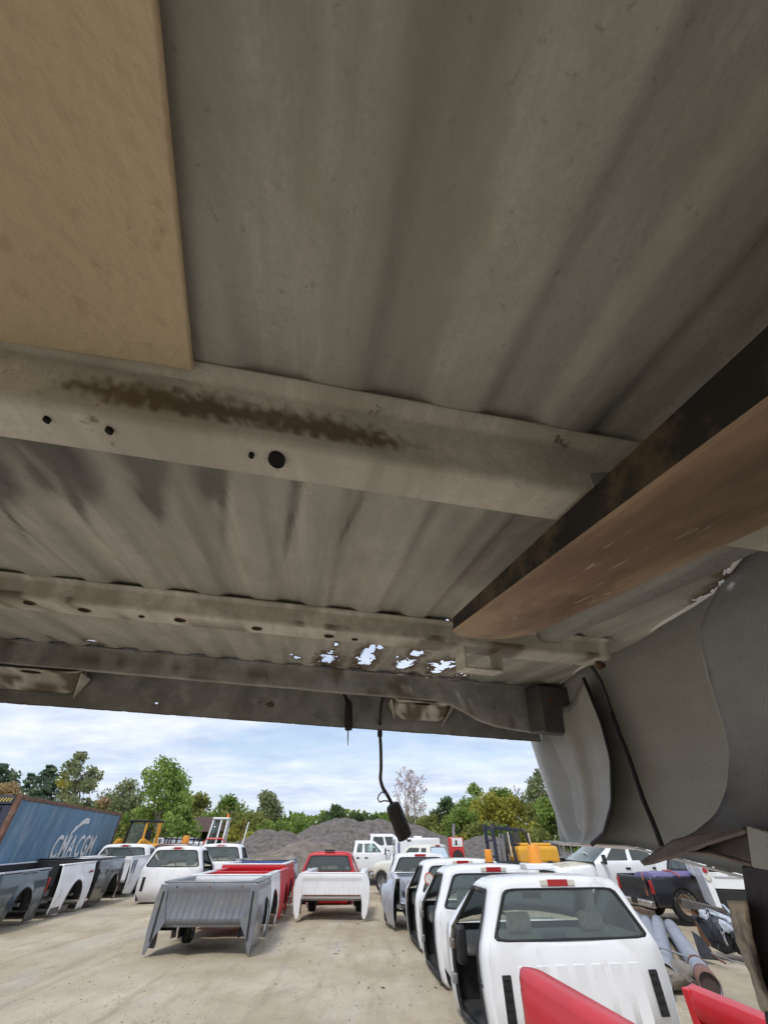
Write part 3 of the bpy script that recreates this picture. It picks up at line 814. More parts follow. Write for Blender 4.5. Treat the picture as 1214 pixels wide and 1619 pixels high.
# ================================================================== truck parts
def cabz(H):  # (z, half width) stations of the cab section, sill to roof centre, for half width 1
    k = H / 1.285
    return [(0.0, .90), (.05 * k, .945), (.16 * k, .972), (.42 * k, .997), (.66 * k, .997), (.745 * k, .978), (.775 * k, .962), (.96 * k, .878), (1.150 * k, .800), (1.205 * k, .770), (1.245 * k, .712), (1.265 * k, .60), (1.280 * k, .3), (1.285 * k, 0)]
class Cab:
    """cab shell in local axes: rear wall at y=0 facing -y, nose towards +y, x across, z up from the sill"""
    def __init__(s, W=1.02, H=1.285, L=1.5, windows=((.22, 1.22),), slope=.78, rake=.10):
        s.W, s.H, s.L, s.slope, s.rake = W, H, L, slope, rake
        s.sec = cabz(H); s.full = [(-hw * W, z) for z, hw in s.sec] + [(hw * W, z) for z, hw in s.sec[-2::-1]]
        s.zb = s.sec[5][0]; s.zt = s.sec[9][0]
        s.wins = windows
        ys = [0, .012, .04, .10]
        for a, b in windows: ys += [a, a + .045, b - .045, b]
        ys += [L]
        s.ys = sorted(set(round(y, 4) for y in ys))
    def rakey(s, z):
        if z < s.zb: return 0
        t = (z - s.zb) / (s.zt - s.zb)
        return s.rake * min(t, 1.2) + (.05 * (t - 1.0) if t > 1 else 0)
    def P(s, x, y, z):
        t = max(0, (z - s.zb) / (s.zt - s.zb)); t = min(t, 1.12)
        q = max(0, min(1, (y - .1) / (s.L - .1)))
        yy = y + s.rakey(z) * (1 - q) - s.slope * t * q ** 1.6
        inset = 1
        if y < .10: inset = 1 - .045 * (1 - y / .10) ** 2.2
        return Vector((x * inset, yy, z))
    def pt(s, j, i):
        x, z = s.full[j]
        return s.P(x, s.ys[i], z)
    def winof(s, i):
        for k, (a, b) in enumerate(s.wins):
            if a - 1e-3 <= s.ys[i] and s.ys[i + 1] <= b + 1e-3: return k
        return None
    def jside(s, j):  # section segment -> (side, level)
        n = len(s.sec) - 1
        return (-1, j) if j < n else (1, 2 * n - 1 - j)
def outline_ring(n, cx, cz, hb, ht, zb, zt, p=5):
    pts = []
    for k in range(n):
        a = 2 * pi * k / n
        c, s_ = cos(a), sin(a)
        r = (abs(c) ** p + abs(s_) ** p) ** (-1 / p)
        z = (s_ * r + 1) / 2; x = c * r
        pts.append((cx + x * (hb + (ht - hb) * z), zb + (zt - zb) * z))
    return pts
def hexdict(**k): return k

def build_cab(root, m, W=1.02, H=1.285, L=1.5, windows=((.22, 1.22),), missing=(), glass=GLASS, seat=TANSEAT, lamp=True, lamp_clear=True, vents=True, ribs=False, slope=.78, rake=.10, rearwin=(.88, .66, .785, 1.185), floorz=.06, mirror=(), handles=True, wscreen=True, interior=True, trim=BLACK):
    c = Cab(W, H, L, windows, slope, rake)
    nj = len(c.full); ni = len(c.ys)
    k = H / 1.285
    # body shell
    mb = MB()
    def skip(j, i):
        sd, lv = c.jside(j); wn_ = c.winof(i)
        if wn_ is None: return False
        if (sd, wn_) in missing: return 1 <= lv <= 7
        a, b = c.wins[wn_]
        return lv in (6, 7) and a + .044 <= c.ys[i] and c.ys[i + 1] <= b - .044
    mb.grid(lambda j, i: c.pt(j, i), nj, ni, skip)
    # rear wall with the window opening
    N_ = 72
    hb, ht, z0, z1 = rearwin; z0 *= k; z1 *= k
    win = outline_ring(N_, 0, 0, hb * W, ht * W, z0, z1, 13)
    zc = (z0 + z1) / 2
    def onoutline(a):
        # intersect ray from (0,zc) with the section outline
        d = (cos(a), sin(a)); best = None
        loop = [(x * .955, z) for x, z in c.full]
        for q in range(len(loop)):
            (x1, y1), (x2, y2) = loop[q], loop[(q + 1) % len(loop)]
            y1 -= zc; y2 -= zc
            ex, ey = x2 - x1, y2 - y1; den = d[0] * ey - d[1] * ex
            if abs(den) < 1e-9: continue
            t = (x1 * ey - y1 * ex) / den; u = (x1 * d[1] - y1 * d[0]) / den
            if t > 0 and -1e-6 <= u <= 1 + 1e-6: best = t if best is None else min(best, t)
        return (best * d[0], zc + best * d[1])
    vs = []; fs = []
    angs = [atan2(z - zc, x) for x, z in win]
    for q in range(N_):
        o = onoutline(angs[q]); i_ = win[q]
        for t in (0, .5, .94, 1.0):
            x = o[0] + (i_[0] - o[0]) * t; z = o[1] + (i_[1] - o[1]) * t
            vs.append(Vector((x, c.rakey(z) + (.012 if t == 1 else 0), z)))
    for q in range(N_):
        for t in range(3):
            a = q * 4 + t; b = ((q + 1) % N_) * 4 + t
            fs.append((a, b, b + 1, a + 1))
    mb.add(vs, fs)
    body = mb.build('cab_shell', m, root, solid=.012, ang=38)
    # rear glass with dark border
    def ringloop(sc, dy):
        out_ = []
        for x, z in win:
            zz_ = zc + (z - zc) * sc; xx = x * (1 - (1 - sc) * .6)
            out_.append(Vector((xx, c.rakey(zz_) + dy, zz_)))
        return out_
    mb = MB(); mb.add(ringloop(1.0, .006), [tuple(range(N_))]); g_ = mb.build('rear_window', glass, root, smooth=False)
    mb = MB(); A = ringloop(1.03, -.004); B_ = ringloop(.94, -.001)
    mb.add(A + B_, [(q, (q + 1) % N_, N_ + (q + 1) % N_, N_ + q) for q in range(N_)]); mb.build('window_seal', trim, g_, solid=.006)
    # doors and side glass
    for wi, (a, b) in enumerate(c.wins):
        i0 = c.ys.index(round(a, 4)); i1 = c.ys.index(round(b, 4))
        for sd in (-1, 1):
            js = [j for j in range(nj - 1) if c.jside(j)[0] == sd]
            if (sd, wi) in missing:
                loop = []
                lv = [j for j in js if 1 <= c.jside(j)[1] <= 7]; lo, hi = min(lv), max(lv) + 1
                loop = [c.pt(j, i0) for j in range(lo, hi + 1)] + [c.pt(hi, i) for i in range(i0, i1 + 1)] + [c.pt(j, i1) for j in range(hi, lo - 1, -1)] + [c.pt(lo, i) for i in range(i1, i0 - 1, -1)]
                loop = [p * 1 for p in loop]
                mb = MB(); mb.tube(loop, .024, 6); mb.build('weatherstrip', RUBBER, root)
                continue
            jj = [j for j in js if c.jside(j)[1] in (6, 7)]; lo, hi = min(jj), max(jj) + 1
            ia = i0 + 1; ib = i1 - 1
            mb = MB(); mb.grid(lambda p, q: c.pt(lo + p, ia + q) * 1 - Vector((sd * .008, 0, 0)), hi - lo + 1, ib - ia + 1)
            mb.build('side_window', glass, root, smooth=False)
            # door seam, handle
            lv = [j for j in js if 1 <= c.jside(j)[1] <= 8]; l2, h2 = min(lv), max(lv) + 1
            seam = [c.pt(j, i0) for j in range(l2, h2)] if sd < 0 else [c.pt(j, i0) for j in range(h2 - 1, l2, -1)]
            loop = [c.pt(j, i0) for j in range(l2, h2 + 1)] + [c.pt(h2, i) for i in range(i0, i1 + 1)] + [c.pt(j, i1) for j in range(h2, l2 - 1, -1)] + [c.pt(l2, i) for i in range(i1, i0 - 1, -1)]
            mb = MB(); mb.tube(loop, .006, 5); mb.build('door_seam', trim, root)
            if handles:
                hz = .56 * k; x = c.W * 1.0
                mb = MB(); mb.box((sd * (x + .012), a + .13, hz), (.03, .17, .05)); mb.build('door_handle', BLACK, root, bevel=.008)
    # windscreen
    if wscreen:
        lev = [j for j in range(nj) if c.full[j][1] >= c.zb]
        n = len(lev)
        mb = MB()
        ring = [c.pt(j, ni - 1) for j in lev]
        base_l, base_r = ring[0], ring[-1]
        m_ = n // 2
        rows = []
        for q in range(m_ + 1):
            a_ = ring[q]; b_ = ring[n - 1 - q]
            rows.append([a_.lerp(b_, t / 6) + Vector((0, .14 * (1 - (2 * t / 6 - 1) ** 2) * (1 - q / m_), 0)) for t in range(7)])
        mb.grid(lambda p, q: rows[p][q], m_ + 1, 7); mb.build('windscreen', LGLASS if glass is not DGLASS else GLASS, root, smooth=False)
        # firewall and cowl under the windscreen
        mb = MB()
        low = [j for j in range(nj) if c.full[j][1] <= c.zb + .001]
        pts_l = [c.pt(j, ni - 1) for j in low[:len(low) // 2]]; pts_r = [c.pt(j, ni - 1) for j in low[len(low) // 2:]][::-1]
        mb.grid(lambda p, q: pts_l[p].lerp(pts_r[p], q / 4), len(pts_l), 5); mb.build('firewall', DARKIN, root, solid=.01)
    # interior
    if interior:
        mb = MB(); mb.box((0, L / 2, floorz), (1.8 * W, L - .1, .05)); mb.build('cab_floor', DARKIN, root)
        nrow = [.30] if L < 1.9 else [.25, 1.15]
        for ry in nrow:
            for sx in (-1, 1):
                mb = MB()
                mb.box((sx * .44 * W, ry + .34, .28 * k), (.56 * W, .50, .16)); mb.box((sx * .44 * W, ry + .12, .52 * k), (.54 * W, .16, .56), Matrix.Rotation(-.16, 3, 'X'))
                s_ = mb.build('seat', seat, root, bevel=.05, seg=3)
                mb = MB(); mb.box((sx * .44 * W, ry + .06, .885 * k), (.28 * W, .10, .16)); mb.build('headrest', seat, s_, bevel=.04, seg=3)
        mb = MB(); mb.box((0, nrow[-1] + .14, .48 * k), (.26 * W, .16, .44)); mb.build('centre_seat', seat, root, bevel=.04)
        mb = MB(); mb.box((0, L - .12, .58 * k), (1.75 * W, .30, .20)); mb.build('dashboard', GREYSEAT, root, bevel=.06, seg=3)
        mb = MB(); R_ = Matrix.Rotation(radians(-62), 3, 'X')
        mb.tube([Vector((-.42 * W, L - .42, .72 * k)) + R_ @ Vector((.19 * cos(2 * pi * q / 24), .19 * sin(2 * pi * q / 24), 0)) for q in range(25)], .016, 7)
        mb.build('steering_wheel', BLACK, root)
        mb = MB(); mb.box((0, L * .58, 1.06 * k), (.24, .03, .06)); mb.build('rear_view_mirror', BLACK, root, bevel=.012)
    n2 = len(c.sec) - 1
    for lo_, hi_ in ((7, n2 + n2 - 7),):
        mb = MB(); mb.tube([c.pt(j, 3) + Vector((0, 0, .001)) for j in range(lo_ - 2, hi_ + 3)], .0045, 5); mb.build('roof_seam', trim, root)
    if lamp:
        zl = 1.232 * k; yl = c.rakey(zl) - .010
        mb = MB(); mb.box((0, yl, zl), (.25 if lamp_clear else .34, .03, .058)); s_ = mb.build('brake_lamp', REDLENS, root, bevel=.006)
        if lamp_clear:
            for sx in (-1, 1):
                mb = MB(); mb.box((sx * .165, yl, zl), (.088, .031, .052)); mb.build('cargo_lens', CLEARLENS, s_, bevel=.006)
    if vents:
        for sx in (-1, 1):
            mb = MB(); mb.box((sx * .80 * W, -.004, .395 * k), (.095, .02, .32 * k))
            s_ = mb.build('air_vent', BLACK, root, bevel=.006)
            for q in range(5):
                mb = MB(); mb.box((sx * .80 * W, -.018, (.265 + q * .065) * k), (.078, .012, .022), Matrix.Rotation(.5, 3, 'X')); mb.build('louvre', BLACK, s_)
    if ribs:
        for q in range(7):
            x = (-.60 + q * .20) * W
            mb = MB(); mb.box((x, -.0065, .33 * k), (.13 * W, .010, .56 * k)); mb.build('stamped_rib', m, root, bevel=.0075, seg=3)
    for sd in mirror:
        mb = MB(); mb.box((sd * (W + .17), L - .28, .82 * k), (.17, .08, .25)); s_ = mb.build('wing_mirror', BLACK, root, bevel=.03, seg=3)
        mb = MB(); mb.bar((sd * (W - .03), L - .25, .72 * k), (sd * (W + .12), L - .27, .76 * k), .05, .04); mb.build('mirror_arm', BLACK, s_, bevel=.01)
        mb = MB(); mb.box((sd * (W + .17), L - .322, .83 * k), (.13, .006, .19)); mb.build('mirror_glass', mat('mirror', (.7, .75, .8), .03, 1.0, .02), s_, bevel=.002)
    return c

def beacon(root, c, r=.09, h=.2, white=True):
    c = Vector(c)
    mb = MB(); mb.lathe([(0, h), (r * .75, h), (r * .86, h - .012), (r, .03), (r * 1.02, 0), (0, 0)], c + Vector((0, 0, .06 if white else .015)), 'z', 20)
    s_ = mb.build('beacon', AMBER, root, ang=50)
    mb = MB()
    if white: mb.box(c + Vector((0, 0, .03)), (.36, .24, .06)); mb.build('beacon_base', WHITE, s_, bevel=.012)
    else: mb.lathe([(0, .016), (r * 1.15, .014), (r * 1.2, 0)], c, 'z', 18); mb.build('beacon_base', BLACK, s_)

def wheel(root, c, r=.38, wd=.25, rim=STEEL, sd=1, name='wheel'):
    o = bpy.data.objects.new(name, None); COL.objects.link(o); o.parent = root; o.location = c
    mb = MB()
    h = wd / 2
    mb.lathe([(r * .58, -h * .9), (r * .72, -h), (r * .93, -h * .92), (r, -h * .62), (r, h * .62), (r * .93, h * .92), (r * .72, h), (r * .58, h * .9)], (0, 0, 0), 'x', 36)
    mb.build('tyre', RUBBER, o, ang=40)
    mb = MB()
    for s_ in (sd,):
        mb.lathe([(0, s_ * h * .45), (r * .16, s_ * h * .45), (r * .17, s_ * h * .3), (r * .44, s_ * h * .2), (r * .5, s_ * h * .75), (r * .58, s_ * h * .88), (r * .6, s_ * h * .6), (r * .55, -s_ * h * .8)], (0, 0, 0), 'x', 30)
    mb.build('rim', rim, o, ang=40)
    return o

def build_bed(root, m, W=1.0, L=2.0, H=.95, floorz=.40, arch=None, ar=.46, flare=0, inner=None, front=True, tail=False, fluted=12, flute_d=.014, railm=None, frontflap=0, lampm=None, taillights=True, fenderlip=None, nose_gap=0, dually=False, darkfloor=None, arch_z=.36):
    """bed in local axes: front bulkhead at y=0 facing -y ... tail end at y=L ; flaps of the bedsides reach down to z=0"""
    inner = inner or m
    a0 = arch if arch is not None else L * .52
    ys = [-.02 + (L + .04) * i / 56 for i in range(57)]
    def bot(y):
        d = abs(y - a0); b = .0
        # bedside hem: slopes up slightly ahead of the arch
        b = .02 + .06 * sstep(a0 - ar - .1, -.02, y) * (0 if frontflap else 1)
        if d < ar: b = max(b, arch_z * .32 + sqrt(max(0, ar * ar - d * d)) * (arch_z + .18) / ar)
        return b
    def xx(y, z):
        t = z / H
        x = W * (.93 + .07 * sin(pi * min(1, max(0, (t + .12) / 1.05))) ** .8)
        if flare: x += flare * math.exp(-((y - a0) / (ar * 1.25)) ** 4) * sstep(H * .98, H * .72, z) * (1 - .35 * sstep(.35, 0, z))
        else:
            d = sqrt((y - a0) ** 2 + (z - arch_z * .5) ** 2)
            x += .022 * math.exp(-((d - ar * 1.08) / .07) ** 2)
        return x
    for sd in (-1, 1):
        mb = MB()
        def fn(i, j):
            y = ys[i]; b = bot(y); z = b + (H - b) * j / 18
            if j == 18: return Vector((sd * (xx(y, z) - .02), y, H))
            e = 0
            if i == 0: e = .02
            if i == len(ys) - 1: e = .02
            # ends rounded in elevation
            yy = y
            if frontflap and i < 8: yy = y + frontflap * (1 - i / 8) * (((z / H) - .55) ** 2 * 2.2)
            return Vector((sd * (xx(y, z) - e), yy, z))
        mb.grid(fn, len(ys), 19)
        bs = mb.build('bedside', m, root, solid=.014, ang=50)
        mb = MB(); mb.box((sd * (W * .93 - .06), L / 2, H + .004), (.15, L + .02, .03)); mb.build('top_rail', railm or m, bs, bevel=.01)
        mb = MB(); mb.box((sd * (W * .93 - .13), L / 2, (H + floorz) / 2), (.012, L - .02, H - floorz - .01)); mb.build('inner_wall', inner, bs)
        # wheel arch lip and inner wheel tub
        mb = MB()
        lip = []
        for q in range(25):
            y = a0 - ar * .985 + 2 * ar * .985 * q / 24; lip.append(Vector((sd * (xx(y, bot(y) + .01) + .004), y, bot(y) + .002)))
        mb.tube(lip, .014, 6); mb.build('arch_lip', fenderlip or m, bs)
        mb = MB()
        mb.grid(lambda q, r_: Vector((sd * (xx(lip[q].y, lip[q].z) - .03 - r_ * .16), lip[q].y, lip[q].z + .015)), 25, 3); mb.build('wheel_tub', LINER, bs, solid=.008)
        mb = MB(); mb.box((sd * (W * .60), a0, (floorz + .04) / 2 + .1), (.02, ar * 1.8, floorz)); mb.build('tub_wall', LINER, bs)
        if taillights:
            mb = MB(); mb.box((sd * (W * .955), L + .012, H * .66), (.11, .05, .30)); mb.build('tail_lamp', lampm or REDLENS, bs, bevel=.015)
    # floor with ribs
    mb = MB(); n = 49
    def ff(i, j):
        p = (i / 48 * 9) % 1.0
        return Vector((-(W * .93 - .14) + 2 * (W * .93 - .14) * i / 48, .01 + (L - .02) * j, floorz + .014 * sstep(.25, .4, abs(p - .5))))
    mb.grid(ff, n, 2); mb.build('bed_floor', darkfloor or inner, root, solid=.02, ang=30)
    for q in range(4):
        mb = MB(); mb.box((0, .15 + (L - .3) * q / 3, floorz - .055), (1.75 * W, .07, .06)); mb.build('cross_member', STEEL, root)
    if front:
        hw = W * .93 - .02; nf = fluted * 8
        mb = MB()
        def fp(i, j):
            x = -hw + 2 * hw * i / nf
            z = [floorz - .04, floorz + .05, floorz + .07, H - .20, H - .16, H - .13, H - .10, H - .01, H + .012][j]
            y = [0, 0, -.004, -.004, 0, -.004, -.02, -.024, -.005][j]
            ph_ = (i / 8.0) % 1.0
            if j in (2, 3) and 4 <= i <= nf - 4: y += flute_d * sstep(.5, .25, abs(ph_ - .5))
            if j == 3: z += .018 * cos((ph_ - .5) * 2 * pi)
            return Vector((x, y, z))
        mb.grid(fp, nf + 1, 9); fr = mb.build('front_panel', m, root, solid=.014, ang=45)
        mb = MB(); mb.box((0, .0, H + .006), (hw * 2, .07, .03)); mb.build('front_rail', railm or m, fr, bevel=.01)
    if tail:
        mb = MB(); mb.box((0, L - .03, (H + floorz) / 2), (W * 1.72, .06, H - floorz)); t_ = mb.build('tailgate', m, root, bevel=.015)
        mb = MB(); mb.box((0, L + .006, H - .12), (.22, .02, .07)); mb.build('tailgate_handle', BLACK, t_, bevel=.008)

# ---------------------------------------------------------------- right-hand row of white cabs
def cab_thing(label, x, y, rz, **k):
    g = k.pop('group', None); z = k.pop('z', 0); sc = k.pop('scale', 1)
    m = k.pop('paint', WHITE)
    o = thing('truck_cab', label, 'truck cab', (x, y, z), radians(rz), g)
    c = build_cab(o, m, **k)
    o.scale = (sc, sc, sc)
    return o, c
GR = 'white truck cabs set on the ground'
WC = ((.20, 1.25),)
cabC, c_ = cab_thing('nearest white truck cab without a left door, tan seats behind its wide rear window', 2.02, 6.05, 8, group=GR, missing=((-1, 0),), ribs=True, W=1.0, H=1.24)
beacon(cabC, (.08, .75, 1.27), .085, .18)
mb = MB(); mb.box((-1.06, .62, .66), (.12, .10, .30)); o = mb.build('wing_mirror', BLACK, cabC, bevel=.035, seg=3)
mb = MB()
mb.tube([(-.93, .24, .52), (-1.03, .2, .47), (-.99, .12, .42), (-.9, .05, .43)], .007, 6); mb.build('loose_wire', BLACK, cabC)
for zz_ in (.30, .58):
    mb = MB(); mb.box((-1.0, 1.24, zz_), (.05, .10, .09)); mb.build('door_hinge', STEEL, cabC, bevel=.01)
cabB, c_ = cab_thing('white truck cab second in the right row, amber beacon on its roof', 1.78, 8.35, 6, group=GR, missing=((-1, 0),), W=1.0, H=1.24, seat=GREYSEAT)
beacon(cabB, (.22, .95, 1.23), .07, .17, False)
for zz_ in (.30, .58):
    mb = MB(); mb.box((-1.0, 1.24, zz_), (.05, .10, .09)); mb.build('door_hinge', STEEL, cabB, bevel=.01)
cabA, c_ = cab_thing('white truck cab third in the right row, round sticker in its rear window', 1.62, 10.5, 6, group=GR, missing=((-1, 0),), W=1.0, H=1.24, seat=GREYSEAT)
mb = MB(); mb.lathe([(0, -.004), (.085, -.004), (.085, -.002), (0, -.002)], (-.73, .035, .96), 'y', 24); o = mb.build('round_sticker', mat('sticker_white', (.75, .72, .68), .5, dirt=(.5, .35, .3), dirt_amt=.4, dscale=30), cabA)
mb = MB(); mb.tube([Vector((-.73 + .085 * cos(2 * pi * q / 24), .030, .96 + .085 * sin(2 * pi * q / 24))) for q in range(25)], .008, 5); mb.build('sticker_ring', mat('sticker_red', (.6, .08, .06), .5), o)

# silver dually bed with a white cab ahead of it
sd_ = thing('dually_bed', 'silver wide-fender truck bed standing behind a white cab in the right row', 'truck bed', (1.02, 14.6, 0), radians(3 + 180))
build_bed(sd_, SILVER, W=.93, L=1.9, H=.82, flare=.24, arch=.95, ar=.48, tail=False, fluted=10, taillights=False)
for sx in (-1, 1):
    mb = MB(); mb.box((sx * 1.19, 1.62, .42), (.012, .05, .03)); mb.build('marker_lamp', AMBER, sd_, bevel=.004)
    wheel(sd_, (sx * .92, .95, .36), .36, .3, STEEL, sx)
cabS, c_ = cab_thing('white pickup cab with red roof lamp rising behind the silver wide-fender bed', 1.12, 15.7, 3, W=.95, H=1.2, lamp_clear=False, vents=False, glass=glassmat('dim_rear', (.25, .30, .30)), L=1.6, z=0, group=GR)

# ---------------------------------------------------------------- centre: white bed before the red cab
wb = thing('pickup_bed', 'white pickup bed standing front end first before the red cab in mid-yard', 'truck bed', (-1.37, 14.05, 0), radians(-1), 'pickup beds standing on the yard')
build_bed(wb, WHITE, W=.90, L=2.0, H=.84, floorz=.40, ar=.42, frontflap=.0, fluted=13, flute_d=.006, taillights=False, arch=1.2)
for sx in (-1, 1):   # C shaped front ends of the bedsides
    mb = MB(); pts_ = [(.80, .86), (.90, .83), (.985, .70), (1.0, .52), (.985, .3), (.94, .1), (.885, .0), (.83, .0), (.80, .08), (.79, .34), (.775, .5)]
    mb.prism([Vector((sx * x, -.03, z)) for x, z in pts_], (0, 0, 0), (0, .02, 0)); mb.build('end_flange', WHITE, wb, bevel=.006)
mb = MB(); mb.box((0, -.012, .42), (1.5, .03, .025)); mb.build('rusty_seam', RUST, wb)
for sx in (-1, 1): wheel(wb, (sx * .66, 1.2, .22), .22, .2, STEEL, sx)
redcab, c_ = cab_thing('red truck cab with dark rear window standing behind the white bed', -1.82, 17.0, -1, paint=RED, W=.9, H=1.20, lamp_clear=False, lamp=False, vents=False, glass=glassmat('smoked_glass', (.25, .29, .29)), L=1.7, rearwin=(.86, .68, .78, 1.185), seat=GREYSEAT)
mb = MB(); mb.box((0, .085, 1.235), (.34, .04, .045)); mb.build('brake_lamp', BLACK, redcab, bevel=.01)
mb = MB(); mb.box((-.62, .01, .76), (.09, .004, .09)); mb.build('paper_sticker', mat('paper', (.7, .75, .72), .6), redcab)

# ---------------------------------------------------------------- centre-left row of beds
GB = 'pickup beds standing on the yard'
gb = thing('pickup_bed', 'charcoal grey pickup bed with a fluted front panel, nearest of the beds left of centre', 'truck bed', (-3.34, 10.25, 0), radians(1.5), GB)
build_bed(gb, GREYP, W=.95, L=1.35, H=.92, floorz=.40, fluted=15, taillights=False, frontflap=.0, arch=.85, ar=.36, inner=GREYP)
for sx in (-1, 1):
    mb = MB()
    pts_ = [(.80, .90), (.93, .90), (.965, .70), (.97, .30), (.945, .0), (.90, .0), (.82, .2), (.70, .36), (.68, .41), (.76, .62)]
    mb.prism([Vector((sx * x, -.035, z)) for x, z in pts_], (0, 0, 0), (0, .02, 0)); mb.build('end_flange', GREYP, gb, bevel=.008)
    mb = MB(); mb.bar((sx * .845, -.04, .80), (sx * .86, -.045, .16), .03, .012); mb.build('black_seal', BLACK, gb)
for x in (-.62, .0, .62):
    mb = MB(); mb.lathe([(0, -.03), (.016, -.03), (.016, -.02)], (x, 0, .86), 'y', 10); mb.build('bolt_hole', RUST if x >= 0 else BLACK, gb)
wheel(gb, (-.52, .95, .17), .17, .16, STEEL, 1)
b2 = thing('pickup_bed', 'white pickup bed tucked directly behind the charcoal grey bed', 'truck bed', (-3.42, 11.75, 0), radians(2), GB)
build_bed(b2, WHITE, W=.92, L=1.35, H=.93, ar=.40, arch=.6, inner=RED, fenderlip=BLACK, fluted=12, taillights=False, railm=WHITE)
b3 = thing('pickup_bed', 'bright red pickup bed in the middle of the centre-left row', 'truck bed', (-3.56, 13.3, 0), radians(2), GB)
build_bed(b3, RED, W=.97, L=1.5, H=.90, ar=.38, arch=.95, inner=RED, fluted=12, taillights=False)
b4 = thing('pickup_bed', 'red pickup bed with a white inside, fourth in the centre-left row', 'truck bed', (-3.75, 14.95, 0), radians(2), GB)
build_bed(b4, RED, W=.97, L=1.7, H=.98, ar=.4, arch=.9, inner=WHITE, railm=WHITE, fluted=12, taillights=False)
b5 = thing('pickup_bed', 'blue pickup bed with a black rim, last in the centre-left row', 'truck bed', (-4.05, 17.0, 0), radians(2), GB)
build_bed(b5, BLUEP, W=.99, L=1.9, H=.98, ar=.42, arch=1.0, inner=WHITE, railm=NAVYP, fluted=12, taillights=False)

# ---------------------------------------------------------------- left row of beds
GL = 'pickup beds lined up on the left'
LA = 6
def lbed(label, x, y, m, **k):
    o = thing('pickup_bed', label, 'truck bed', (x, y, 0), radians(k.pop('rz', LA)), GL)
    build_bed(o, m, **k); return o
l1 = lbed('dark green pickup bed with silver hem at the left edge', -9.5, 11.75, GREENP, L=1.95, W=.98, H=.95, arch=1.05, ar=.42, railm=SILVER, fenderlip=BLACK, inner=LINER)
l2 = lbed('white pickup bed with a black liner and a small red decal on its side', -9.55, 13.95, WHITE, L=1.85, W=.98, H=1.0, arch=.95, ar=.44, inner=LINER, fenderlip=mat('brown_arch', (.10, .085, .075), .6), front=False, taillights=False)
mb = MB(); mb.box((0, 1.82, .74), (1.7, .03, .60)); mb.build('liner_bulkhead', LINER, l2, bevel=.01)
mb = MB(); mb.box((.984, 1.55, .80), (.006, .13, .05)); mb.box((.984, 1.67, .80), (.006, .06, .05)); mb.build('decal', DECAL, l2)
mb = MB(); mb.box((.975, .45, .12), (.02, .9, .13)); mb.build('hem_trim', mat('brown_arch', (.1, .1, .1)), l2, bevel=.01)
l3 = lbed('black pickup bed with a hole for its missing tail lamp in the left row', -9.85, 16.15, BLACKP, L=1.9, W=1.0, H=1.05, arch=1.25, ar=.42, inner=LINER, taillights=False, flare=.05)
mb = MB(); mb.box((.965, .02, .66), (.10, .07, .32)); mb.build('lamp_hole', HOLE, l3, bevel=.03)
l4 = lbed('white pickup bed with dark blue stripes in front of the far left cab', -10.05, 18.6, WHITE, L=1.8, W=.98, H=1.02, arch=1.1, ar=.42, inner=SILVER, taillights=False, flare=.08)
for q in range(2):
    mb = MB(); mb.bar((.985, .12 + .22 * q, .95), (.965, .02 + .2 * q, .15), .012, .07); mb.build('blue_stripe', mat('stripe_blue', (.05, .06, .12), .4), l4)
# left row of cabs
cab1, _c = cab_thing('white truck cab behind the striped bed, nearest the blue container', -10.4, 20.3, 4, W=1.12, H=1.36, ribs=False, group='white truck cabs on the left', glass=GLASS, seat=GREYSEAT)
cab2, _c = cab_thing('white truck cab on the left with its doorless right side towards the yard', -7.05, 17.3, 3, W=1.0, H=1.34, group='white truck cabs on the left', missing=((1, 0),), seat=GREYSEAT)
for sx in (-1, 1): pass
mb = MB(); mb.box((.12, .9, .10), (.9, .5, .2)); mb.build('wooden_block', WOOD, cab2, bevel=.01)
cab3, _c = cab_thing('white truck cab partly hidden behind the doorless left cab', -6.75, 20.9, 3, W=1.03, H=1.36, group='white truck cabs on the left', missing=((1, 0),), seat=GREYSEAT)
cab4, _c = cab_thing('dark maroon truck cab between two white cabs on the left', -9.0, 21.6, 3, paint=mat('paint_maroon', (.07, .012, .018), .3, coat=.6), W=1.03, H=1.36, group='white truck cabs on the left' if 0 else None, lamp=False)

